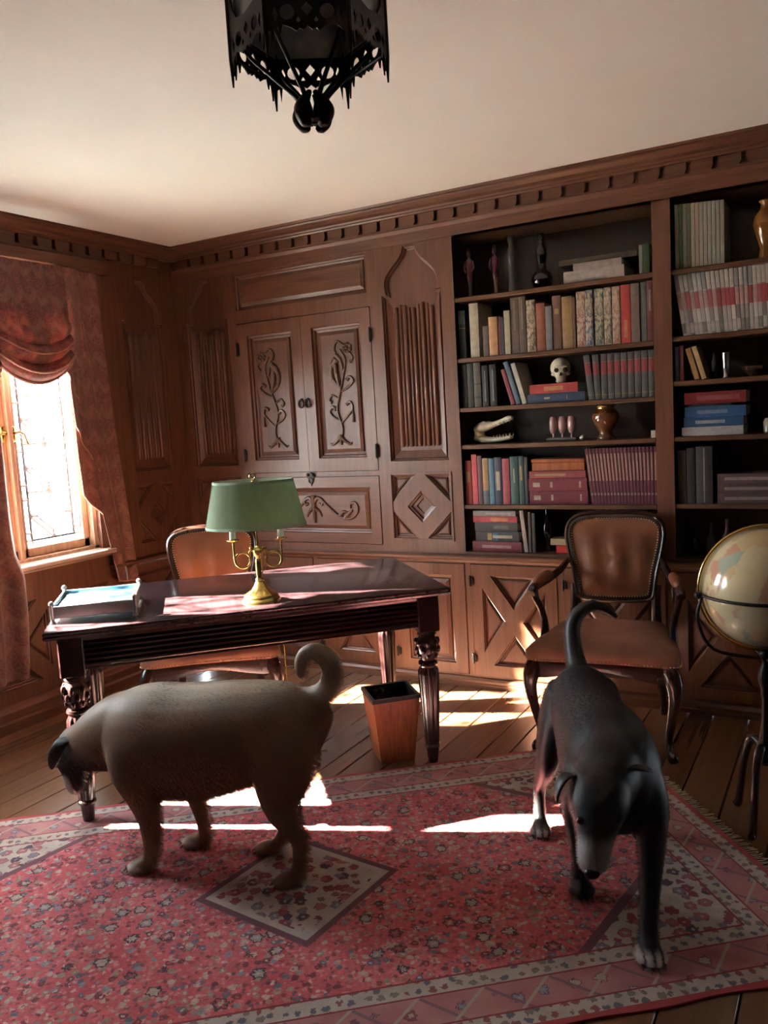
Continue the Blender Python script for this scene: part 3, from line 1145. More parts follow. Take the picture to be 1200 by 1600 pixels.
def cascade(parent, top_in, layers, outer, s, xb):
    """jabot: layered tails; every layer is a sheet from its inner edge to the outer edge, with a slanting lower edge.
    s = +1: outer edge towards +y"""
    for li, (yin_t, yin_b, zc, yd, zd) in enumerate(layers):
        # yin_t/yin_b inner edge y at top and at its corner (height zc); the lower hem runs to (yd, zd)
        def fn(a, t, yin_t=yin_t, yin_b=yin_b, zc=zc, yd=yd, zd=zd, li=li):
            ztop = 2.335
            zlow_in, zlow_out = zc, zd
            zlow = lerp(zlow_in, zlow_out, min(1, a))
            z = lerp(ztop, zlow, t)
            yi = lerp(yin_t, yin_b, min(1, (ztop - z) / (ztop - zc)) ** 1.3)
            yo = interp(outer, z) if li == len(layers) - 1 else lerp(yin_t + 0.5 * (outer[0][1] - yin_t), yd, (ztop - z) / max(0.01, ztop - zd))
            y = lerp(yi, yo, a)
            x = xb + 0.052 - 0.012 * li - 0.020 * a + 0.010 * math.sin(a * 11 + li) * (0.4 + 0.6 * t) + 0.012 * t * math.sin(a * 5 + 1.2)
            return (x, y, z)
        tl = sheet(26, 60, fn).build('tail', 'jabot', parent, 80)
        hem = [Vector(fn(k / 26, 1.0)) + Vector((0.004, 0, 0)) for k in range(27)]
        if li < len(layers) - 1:
            hem = [Vector(fn(0.0, 0.75 + 0.25 * k / 10)) + Vector((0.003, 0, 0)) for k in range(10)] + hem
        MB().tube(hem, 0.0045, 6).build('hem', 'hem', parent, 80)


dr = thing('swag_curtain', 'rose damask swag curtain with cascading tail over the leaded window', 'curtain', (0.08, -1.21, 0.6))
dr_inv = Matrix.Translation((-0.08, 1.21, -0.6))
for_children = []
swag(dr, -0.900, -1.350, 2.333, 1.728)
swag(dr, -1.335, -1.80, 2.333, 1.700, 0.06)
OUTER = [(2.335, -0.628), (1.9, -0.61), (1.45, -0.585), (1.0, -0.545), (0.60, -0.515)]
cascade(dr, -0.93, [
    (-0.945, -0.945, 1.80, -0.825, 1.60),
    (-0.935, -0.905, 1.50, -0.735, 1.25),
    (-0.925, -0.890, 1.13, -0.635, 0.93),
    (-0.92, -0.690, 0.62, -0.515, 0.59),
], OUTER, 1, 0.02)
# left drape of the same window: only its swinging lower end shows
LOUT = [(2.335, -1.95), (0.3, -1.95)]


def ldrape(a, t):
    z = lerp(2.33, 0.28, t)
    inner = interp([(2.335, -1.50), (1.6, -1.40), (0.90, -1.365), (0.78, -1.33), (0.6, -1.345), (0.42, -1.37), (0.2, -1.40)], z)
    y = lerp(inner, -1.90, a)
    return (0.105 + 0.025 * math.sin(a * 24 + 0.7 * math.sin(z * 5)) + 0.02 * t, y, z)


sheet(60, 60, ldrape).build('side_panel', 'jabot', dr, 80)
for c in dr.children:
    c.matrix_parent_inverse = dr_inv
# second window (outside the picture to the left): same drapery
dr2 = thing('swag_curtain', 'rose damask drapery of the next window along the wall', 'curtain', (0.08, -2.4, 0.6))
swag(dr2, -1.95, -2.80, 2.333, 1.83, 0.05)


def ldrape2(a, t):
    z = lerp(2.33, 0.28, t)
    y = lerp(-2.458, -3.05, a)
    return (0.105 + 0.025 * math.sin(a * 24 + 0.7 * math.sin(z * 5)) + 0.02 * t, y, z)


sheet(60, 40, ldrape2).build('side_panel', 'jabot', dr2, 80)
for c in dr2.children:
    c.matrix_parent_inverse = Matrix.Translation((-0.08, 2.4, -0.6))

# ------------------------------------------------------------------ rug
E1 = Vector((0.773, 0.634))
N1 = Vector((0.634, -0.773))
RL, RW = 2.84, 1.53
rc = E1 * 0.412 + N1 * 2.902
RUGH = 0.007


def rug_mat():
    t = NT('red_persian_rug')
    co = t.coord()
    x, y, z = t.sep(co)
    wob = t.noise(co, 70, 3, col=True)
    va = t.n('ShaderNodeVectorMath', operation='MULTIPLY_ADD')
    t.put(va.inputs[0], wob)
    va.inputs[1].default_value = (0.024, 0.024, 0)
    t.put(va.inputs[2], co)
    cw = va.outputs[0]
    ax, ay = t.math('ABSOLUTE', x), t.math('ABSOLUTE', y)
    # distance to the rug edge
    e = t.math('MINIMUM', t.math('SUBTRACT', RL / 2, ax), t.math('SUBTRACT', RW / 2, ay))

    def lt(a, b):
        return t.math('LESS_THAN', a, b)

    def motif(scale, rnd, core, ring, ground, cpal, r0, r1, r2):
        v = t.vor(cw, scale, 'F1', rnd)
        d = v.outputs['Distance']
        hx = t.sep(v.outputs['Color'])
        # petals: modulate distance by angle about the cell centre
        df = t.n('ShaderNodeVectorMath', operation='SUBTRACT')
        vp = t.n('ShaderNodeVectorMath', operation='SCALE')
        t.put(vp.inputs[0], cw)
        vp.inputs['Scale'].default_value = 1.0
        t.put(df.inputs[0], vp.outputs[0])
        t.put(df.inputs[1], v.outputs['Position'])
        q = t.sep(df.outputs[0])
        ang = t.math('ARCTAN2', q[1], q[0])
        dd = t.math('SUBTRACT', d, t.math('MULTIPLY', t.math('COSINE', t.math('MULTIPLY', ang, 6)), 0.03))
        pal = t.ramp(hx[0], cpal, 'CONSTANT')
        col = t.mix(lt(dd, r2), ground, ring)
        col = t.mix(lt(dd, r1), col, pal)
        col = t.mix(lt(dd, r0), col, core)
        return col
    RED = t.ramp(t.noise(co, 5, 4), [(0.3, (0.46, 0.06, 0.085)), (0.7, (0.62, 0.13, 0.15))])
    NAVY, DK, CRM, PNK = (0.05, 0.05, 0.10), (0.075, 0.018, 0.028), (0.46, 0.38, 0.32), (0.50, 0.20, 0.20)
    pal1 = [(0, (0.44, 0.34, 0.29)), (0.22, (0.12, 0.12, 0.17)), (0.38, (0.40, 0.17, 0.16)), (0.55, (0.28, 0.24, 0.19)), (0.70, (0.20, 0.26, 0.31)), (0.80, (0.16, 0.03, 0.045))]

    def layer(col, scale, rnd, thr, keep, pal, ch):
        v = t.vor(cw, scale, 'F1', rnd)
        h_ = t.sep(v.outputs['Color'])
        return t.mix(t.math('MULTIPLY', lt(v.outputs['Distance'], thr), lt(h_[2], keep)), col, t.ramp(h_[ch], pal, 'CONSTANT'))
    field = layer(RED, 62, 1.0, 0.42, 0.72, [(0, (0.24, 0.04, 0.06)), (0.3, (0.55, 0.20, 0.21)), (0.55, (0.50, 0.34, 0.31)), (0.75, (0.16, 0.08, 0.12)), (0.88, (0.40, 0.10, 0.13))], 0)
    field = layer(field, 33, 0.9, 0.37, 0.75, pal1, 1)
    field = layer(field, 33, 0.9, 0.16, 0.75, [(0, (0.45, 0.09, 0.09)), (0.5, (0.46, 0.38, 0.32))], 0)
    ros = motif(12.5, 0.5, (0.42, 0.33, 0.28), (0.045, 0.025, 0.045), field, [(0, (0.40, 0.32, 0.27)), (0.4, (0.36, 0.08, 0.09)), (0.7, (0.30, 0.28, 0.27))], 0.10, 0.20, 0.27)
    vk = t.vor(cw, 12.5, 'F1', 0.5)
    field = t.mix(lt(t.sep(vk.outputs['Color'])[1], 0.62), field, ros)
    wv = t.wave(co, 13, 9, 3, 2.0)
    field = t.mix(t.math('MULTIPLY', lt(t.math('ABSOLUTE', t.math('SUBTRACT', wv, 0.5)), 0.07), 0.4), field, (0.30, 0.17, 0.14))
    mott = t.noise(co, 95, 3, 0.7)
    field = t.mix(1.0, field, t.ramp(mott, [(0.3, (0.85, 0.85, 0.85)), (0.7, (1.5, 1.5, 1.5))]), 'MULTIPLY')
    # cream medallion and corner pieces
    cream = t.ramp(t.noise(co, 14, 3), [(0.3, (0.42, 0.36, 0.32)), (0.7, (0.58, 0.52, 0.47))])
    pal3 = [(0, (0.30, 0.05, 0.08)), (0.3, (0.07, 0.05, 0.08)), (0.5, (0.40, 0.13, 0.15)), (0.75, (0.20, 0.20, 0.26))]
    med = motif(21, 0.6, cream, (0.22, 0.07, 0.09), cream, pal3, 0.12, 0.36, 0.42)
    v4 = t.vor(cw, 24, 'F1', 0.9)
    h4 = t.sep(v4.outputs['Color'])
    med = t.mix(t.math('MULTIPLY', lt(v4.outputs['Distance'], 0.36), lt(h4[0], 0.6)), med, t.ramp(h4[1], pal3, 'CONSTANT'))
    dm = t.math('ADD', t.math('DIVIDE', ax, 0.315), t.math('DIVIDE', ay, 0.315))
    bandc = t.mix(lt(dm, 0.92), (0.16, 0.055, 0.085), cream)
    medc = t.mix(lt(dm, 0.82), bandc, med)
    field = t.mix(lt(dm, 1.02), field, medc)
    BD = 0.235
    sp = t.math('ADD', t.math('SUBTRACT', RL / 2 - BD, ax), t.math('MULTIPLY', t.math('SUBTRACT', RW / 2 - BD, ay), 1.1))
    spc = t.mix(lt(sp, 0.44), (0.16, 0.055, 0.085), med)
    field = t.mix(lt(sp, 0.48), field, spc)
    # borders
    g1 = motif(30, 0.5, cream, (0.2, 0.12, 0.12), cream, [(0, (0.12, 0.14, 0.20)), (0.4, (0.30, 0.08, 0.09)), (0.7, (0.22, 0.22, 0.18))], 0.0, 0.26, 0.32)
    pinkg = t.ramp(t.noise(co, 9, 3), [(0.3, (0.40, 0.13, 0.15)), (0.7, (0.52, 0.25, 0.24))])
    zz = t.math('PINGPONG', t.math('ADD', t.math('ADD', x, y), 0), 0.085)
    mainb = motif(14, 0.4, CRM, (0.16, 0.07, 0.12), pinkg, [(0, (0.26, 0.28, 0.36)), (0.35, (0.50, 0.40, 0.34)), (0.7, (0.30, 0.06, 0.09))], 0.08, 0.20, 0.25)
    mainb = t.mix(lt(zz, 0.007), mainb, (0.24, 0.12, 0.16))
    mainb = t.mix(lt(t.math('PINGPONG', t.math('SUBTRACT', x, y), 0.085), 0.006), mainb, (0.45, 0.36, 0.30))
    lin = (0.28, 0.03, 0.045)
    col = t.mix(lt(e, 0.235), field, lin)
    col = t.mix(lt(e, 0.228), col, g1)
    col = t.mix(lt(e, 0.176), col, lin)
    col = t.mix(lt(e, 0.170), col, mainb)
    col = t.mix(lt(e, 0.072), col, lin)
    col = t.mix(lt(e, 0.066), col, g1)
    col = t.mix(lt(e, 0.020), col, (0.42, 0.04, 0.05))
    wear = t.noise(co, 3, 5)
    col = t.mix(t.math('MULTIPLY', wear, 0.16), col, (0.42, 0.30, 0.26))
    t.bump(t.noise(co, 260, 2), 0.5, 0.003)
    return t.fin(col, 0.95, spec=0.1, sheen=0.2)


M['rug'] = rug_mat()
mb = MB()
nx, ny = 60, 34
vs = []
rr = random.Random(5)
for j in range(ny + 1):
    for i in range(nx + 1):
        x, y = -RL / 2 + RL * i / nx, -RW / 2 + RW * j / ny
        z = RUGH if 0 < i < nx and 0 < j < ny else RUGH * 0.8
        ex = 0.004 * math.sin(i * 0.9) if j in (0, ny) else 0
        vs.append((x, y + ex, z))
N = len(vs)
vs += [(x, y, 0.0005) for x, y, z in vs]
fs = []
for j in range(ny):
    for i in range(nx):
        a = j * (nx + 1) + i
        fs.append((a, a + 1, a + nx + 2, a + nx + 1))
for i in range(nx):
    fs.append((i + 1, i, N + i, N + i + 1))
    a = ny * (nx + 1) + i
    fs.append((a, a + 1, N + a + 1, N + a))
for j in range(ny):
    a = j * (nx + 1)
    fs.append((a, a + nx + 1, N + a + nx + 1, N + a))
    a += nx
    fs.append((a + nx + 1, a, N + a, N + a + nx + 1))
mb.add(vs, fs)
rug = thing('rug', 'red floral persian rug with cream medallion under the two dogs', 'rug', (rc.x, rc.y, 0), math.atan2(E1.y, E1.x))
mb.build('pile', 'rug', rug, 40)
mb = MB()
for s in (-1, 1):
    for k in range(150):
        y = -RW / 2 + 0.005 + (RW - 0.01) * k / 149
        x = s * RL / 2
        mb.tube([(x - s * 0.004, y, 0.003), (x + s * 0.02, y + rr.uniform(-.004, .004), 0.0025), (x + s * (0.035 + rr.uniform(0, .012)), y + rr.uniform(-.008, .008), 0.0018)], 0.0016, 4)
mb.build('fringe', 'paper', rug, kind='stuff')

# ------------------------------------------------------------------ desk
DANG = math.atan2(0.701, 0.713)
DC = Vector((1.419, -1.2245, 0))
DLn, DDp, DZ = 1.545, 0.834, 0.76
desk = thing('writing_desk', 'long dark mahogany writing desk with carved fluted legs standing on the diagonal', 'desk', DC, DANG)
a, b = DLn / 2, DDp / 2
mb = MB()
top = []
for (i, z) in ((0.012, DZ - 0.034), (0.003, DZ - 0.030), (0.0, DZ - 0.022), (0.003, DZ - 0.016), (0.0, DZ - 0.010), (0.003, DZ - 0.003), (0.010, DZ)):
    c = 0.03
    aa, bb = a - i, b - i
    top.append([(-aa, -bb, z), (aa, -bb, z), (aa, bb, z), (-aa, bb, z)])
mb.loft(top)
mb.build('top', 'mahogany_top', desk, 30)
IX, IY = 0.085, 0.085
for (s, ax) in ((-1, 'x'), (1, 'x'), (-1, 'y'), (1, 'y')):
    L = (a - IX) if ax == 'x' else (b - IY)
    prof = [(0.0, 0.595), (0.006, 0.597)]
    for k in range(5):
        z = 0.606 + k * 0.0195
        prof += [(0.006, z), (0.010, z + 0.004), (0.010, z + 0.011), (0.006, z + 0.015), (0.002, z + 0.0165)]
    prof += [(0.006, 0.708), (0.010, 0.726), (-0.012, 0.726), (-0.012, 0.595)]
    off = (b - IY + 0.028) if ax == 'x' else (a - IX + 0.028)
    r = []
    for q in (-L, L):
        if ax == 'x':
            r.append([(q, s * (off + w), z) for w, z in prof])
        else:
            r.append([(s * (off + w), q, z) for w, z in prof])
    MB().loft(r).build('apron', 'mahogany', desk, 30)
for sx in (-1, 1):
    for sy in (-1, 1):
        x, y = sx * (a - IX), sy * (b - IY)
        mb = MB()
        mb.box(x - 0.045, x + 0.045, y - 0.045, y + 0.045, 0.572, 0.726, bev=0.005)
        leg = mb.build('leg', 'mahogany', desk, 30)
        # carved acanthus vase
        mb = MB()
        mb.lathe([(0.030, 0.572), (0.038, 0.566), (0.040, 0.558), (0.033, 0.552), (0.036, 0.545), (0.045, 0.530), (0.046, 0.505), (0.040, 0.475), (0.032, 0.452), (0.031, 0.447)], 28, (x, y, 0),
                 mod=lambda A, z: 1 + 0.07 * math.cos(7 * A) * (1 if 0.455 < z < 0.545 else 0))
        for k in range(7):
            A = 2 * PI * k / 7
            for (zz, rr_, sc) in ((0.525, 0.046, 0.013), (0.495, 0.046, 0.012), (0.470, 0.040, 0.010)):
                mb.ell((x + rr_ * math.cos(A + (0.45 if zz == 0.495 else 0)), y + rr_ * math.sin(A + (0.45 if zz == 0.495 else 0)), zz), (sc * .75, sc * .75, sc * 1.3), 8, 6)
        mb.build('carved_vase', 'mahogany', leg, 50)
        mb = MB()
        mb.lathe([(0.031, 0.447), (0.040, 0.443), (0.042, 0.434), (0.036, 0.427), (0.036, 0.42)], 28, (x, y, 0))
        mb.lathe([(0.036, 0.42), (0.041, 0.405), (0.042, 0.385), (0.038, 0.28), (0.033, 0.17), (0.029, 0.098), (0.027, 0.09)], 64, (x, y, 0),
                 mod=lambda A, z: 1 + (0.075 * math.cos(11 * A) if 0.092 < z < 0.412 else 0))
        mb.lathe([(0.027, 0.09), (0.033, 0.086), (0.034, 0.078), (0.028, 0.072), (0.026, 0.06), (0.022, 0.02), (0.020, RUGH + 0.0006 if sy < 0 else 0.0)], 24, (x, y, 0))
        mb.build('fluted_shaft', 'mahogany', leg, 50)
# lamp cord hole bracket is not visible; nothing more on the desk itself


def on_desk(u, v):
    """desk coordinates (metres from the centre along and across) -> world xy"""
    c, s = math.cos(DANG), math.sin(DANG)
    return DC.x + u * c - v * s, DC.y + u * s + v * c


# ------------------------------------------------------------------ lamp
lx, ly = 1.635, -1.405
lamp = thing('table_lamp', 'brass candelabra table lamp with oval green pleated shade on the desk', 'lamp', (lx, ly, DZ), math.radians(27))
mb = MB().lathe([(0.0765, 0), (0.0765, 0.007), (0.071, 0.016), (0.068, 0.018), (0.067, 0.026), (0.060, 0.033), (0.040, 0.045), (0.028, 0.060), (0.020, 0.078), (0.016, 0.082)], 40)
mb.build('base', 'brass', lamp, 40)
mb = MB().lathe([(0.016, 0.080), (0.019, 0.086), (0.014, 0.094), (0.013, 0.10), (0.0155, 0.145), (0.014, 0.165), (0.010, 0.172), (0.013, 0.178), (0.021, 0.188), (0.022, 0.206), (0.016, 0.212), (0.008, 0.216), (0.006, 0.222)], 28)
mb.lathe([(0.0045, 0.220), (0.0045, 0.47)], 10)
mb.build('column', 'brass', lamp, 40)
for s in (-1, 1):
    path = []
    path += [(s * 0.014, 0, 0.198), (s * 0.028, 0, 0.205), (s * 0.034, 0, 0.198)]
    cx, cz, R = s * 0.062, 0.166, 0.031
    for k in range(25):
        A = PI - 0.35 + (3 * PI + 0.35) * k / 24
        path.append((cx + s * R * math.cos(A), 0.004 - 0.008 * k / 24, cz + R * math.sin(A)))
    path += [(s * 0.095, -0.003, 0.19), (s * 0.095, -0.003, 0.225), (s * 0.095, -0.003, 0.240)]
    mb = MB().tube(path, 0.0042, 8)
    mb.lathe([(0.004, 0.238), (0.012, 0.242), (0.024, 0.246), (0.026, 0.250), (0.014, 0.250), (0.012, 0.256)], 20, (s * 0.095, -0.003, 0))
    mb.ell((s * 0.026, 0, 0.212), 0.008, 8, 6)
    arm = mb.build('candle_arm', 'brass', lamp, 50)
    MB().lathe([(0.0125, 0.250), (0.0125, 0.315), (0.010, 0.318)], 16, (s * 0.095, -0.003, 0)).build('candle_sleeve', 'candle', arm, 50)
sw, sd_ = 0.197, 0.125


def shade_ring(k, z, r_in=0.0, seg=240, pl=0.0):
    out = []
    for j in range(seg):
        A = 2 * PI * j / seg
        q = k + (pl if j % 2 else -pl) - r_in
        out.append(((sw * q) * math.cos(A), (sd_ * q) * math.sin(A), z))
    return out


mb = MB()
out_r = [shade_ring(lerp(1.0, 0.80, t), lerp(0.300, 0.477, t), 0, pl=0.006) for t in (0, 0.33, 0.66, 1)]
in_r = [shade_ring(lerp(1.0, 0.80, t), lerp(0.300, 0.477, t), 0.02, pl=0.0) for t in (1, 0.66, 0.33, 0)]
mb.loft(out_r + in_r, cap=False, close=True)
sh = mb.build('lamp_shade', 'shade', lamp, 70)
mb = MB()
for (k, z, h) in ((1.01, 0.296, 0.012), (0.81, 0.470, 0.011)):
    mb.loft([shade_ring(k, z, 0, 72), shade_ring(k, z + h, 0, 72), shade_ring(k, z + h, 0.04, 72), shade_ring(k, z, 0.04, 72)], cap=False, close=True)
mb.build('shade_braid', 'shade_trim', sh, 40)
mb = MB()
for A in (0, PI / 2, PI, 3 * PI / 2):
    mb.tube([(0, 0, 0.466), (sw * 0.79 * math.cos(A), sd_ * 0.79 * math.sin(A), 0.472)], 0.0018, 6)
mb.lathe([(0.006, 0.46), (0.010, 0.468), (0.006, 0.476), (0.004, 0.482)], 12)
mb.tube([(0.011 * math.cos(A), 0, 0.494 + 0.012 * math.sin(A)) for A in [2 * PI * k / 16 for k in range(16)]], 0.003, 6, closed=True)
mb.build('finial', 'brass', lamp, 50)
cx, cy = on_desk(0.135, -0.02)
mb = MB().tube([(cx, cy, 0.724), (cx, cy, 0.40), (cx + 0.01, cy, 0.05), (cx + 0.03, cy + 0.01, 0.006), (cx + 0.12, cy + 0.10, 0.004)], 0.0028, 6)
cord = mb.build('lamp_cord', 'brass', None, 60)
tag(cord, 'thin gold lamp cord hanging straight down under the desk', 'cord')

# ------------------------------------------------------------------ letter tray
tray = thing('letter_tray', 'silver grey letter tray with corner posts holding a blue picture on the desk', 'tray', (1.075, -1.725, DZ), DANG + math.radians(-2))
tw, td = 0.148, 0.165
mb = MB()
mb.box(-tw, tw, -td, td, 0.022, 0.028, bev=0.002)
tr_base = mb.build('tray_bottom', 'pewter', tray, 30)
for s in (-1, 1):
    MB().box(-tw, tw, s * td - 0.005, s * td + 0.005, 0.018, 0.064, bev=0.002).build('tray_wall', 'pewter', tray, 30)
    MB().box(s * tw - 0.005, s * tw + 0.005, -td, td, 0.018, 0.064, bev=0.002).build('tray_wall', 'pewter', tray, 30)
for sx in (-1, 1):
    for sy in (-1, 1):
        MB().lathe([(0.010, 0), (0.011, 0.004), (0.007, 0.010), (0.008, 0.02), (0.008, 0.068), (0.011, 0.072), (0.010, 0.080), (0.004, 0.085)], 14, (sx * tw, sy * td, 0)).build('corner_post', 'pewter', tray, 40)


def sheet_mat():
    t = NT('blue_green_print')
    co = t.coord()
    n = t.noise(co, 9, 4, 0.5, 0.8)
    col = t.ramp(n, [(0.3, (0.015, 0.06, 0.20)), (0.5, (0.03, 0.14, 0.24)), (0.62, (0.07, 0.22, 0.24)), (0.75, (0.35, 0.36, 0.34))])
    return t.fin(col, 0.25, 0, 0.4)


M['print'] = sheet_mat()
pic = MB().box(-tw + 0.012, tw - 0.012, -td + 0.012, td - 0.012, 0.0, 0.024, bev=0.003).build('picture_book', 'print', None, 30)
pic.location = (1.075, -1.725, DZ + 0.0285)
pic.rotation_euler = (0, 0, DANG + math.radians(-2))
tag(pic, 'glossy blue and green picture cover lying in the letter tray', 'book')

# ------------------------------------------------------------------ waste basket
bk = thing('waste_basket', 'square tapered reddish wood waste basket under the right end of the desk', 'basket', (1.945, -0.968, 0), DANG)
h = 0.285
b0, b1_ = 0.074, 0.102
for k in range(4):
    T = Matrix.Rotation(k * PI / 2, 4, 'Z')
    mb = MB()
    th = 0.009
    vs = [(-b0, -b0, 0), (b0, -b0, 0), (b1_, -b1_, h), (-b1_, -b1_, h), (-b0 + th, -b0 + th, 0), (b0 - th, -b0 + th, 0), (b1_ - th, -b1_ + th, h), (-b1_ + th, -b1_ + th, h)]
    mb.add([T @ Vector(p) for p in vs], [(0, 1, 2, 3), (5, 4, 7, 6), (3, 2, 6, 7), (1, 0, 4, 5), (0, 3, 7, 4), (2, 1, 5, 6)])
    mb.build('side_board', 'basket_wood', bk)
MB().box(-b0 + 0.01, b0 - 0.01, -b0 + 0.01, b0 - 0.01, 0.004, 0.012).build('bottom_board', 'basket_wood', bk)
mb = MB()
rings = []
for (z, q) in ((0.02, b0 - 0.012), (h - 0.02, b1_ - 0.014), (h + 0.003, b1_ - 0.010), (h + 0.004, b1_ + 0.002), (h - 0.012, b1_ + 0.0035)):
    rings.append([(-q, -q, z), (q, -q, z), (q, q, z), (-q, q, z)])
mb.loft(rings, cap=False)
mb.add(rings[0], [(0, 1, 2, 3)])
mb.build('black_liner', 'black', bk)
pp = thing('crumpled_paper', 'dark green crumpled packaging sticking out of the waste basket', 'rubbish', (1.925, -0.968, 0.19), DANG)
mb = MB()
rp = random.Random(2)
for (cx, cy, cz, ang) in ((-0.025, 0.0, 0.075, 0.5), (0.025, 0.012, 0.065, 1.9), (0.0, -0.015, 0.05, 2.6)):
    T = Matrix.Rotation(ang, 4, 'Z') @ Matrix.Rotation(0.9, 4, 'X')
    n = 6
    g = []
    for j in range(n + 1):
        for i in range(n + 1):
            p = T @ Vector(((i / n - .5) * 0.055, (j / n - .5) * 0.07, rp.uniform(-.008, .008)))
            g.append(p + Vector((cx, cy, cz)))
    mb.add(g, [(j * (n + 1) + i, j * (n + 1) + i + 1, (j + 1) * (n + 1) + i + 1, (j + 1) * (n + 1) + i) for j in range(n) for i in range(n)])
pk = mb.build('wrapper', plain('dark_green_wrapper', (0.045, 0.05, 0.025), 0.35), pp)
so = pk.modifiers.new('thickness', 'SOLIDIFY')
so.thickness = 0.002

# ------------------------------------------------------------------ chairs


def chair_outline(n=72, g=0.0):
    """shield shaped back, closed outline in (x, z); g grows it"""
    half = [(0.0, 0.958), (0.10, 0.956), (0.175, 0.942), (0.218, 0.905), (0.228, 0.850), (0.216, 0.770), (0.196, 0.680), (0.186, 0.610), (0.172, 0.560), (0.120, 0.540), (0.0, 0.534)]
    pts = crom(half, 5)
    full = pts + [(-a, b) for a, b in reversed(pts[1:-1])]
    full = list(reversed(full))          # counter clockwise
    return inset(full, -g) if g else full


def back_pt(x, z, d=0.0):
    """chair back plane: leans backwards and is slightly curved; d towards the sitter"""
    y = 0.235 + (z - 0.45) * 0.17 - 0.25 * x * x
    return Vector((x, y - d, z))


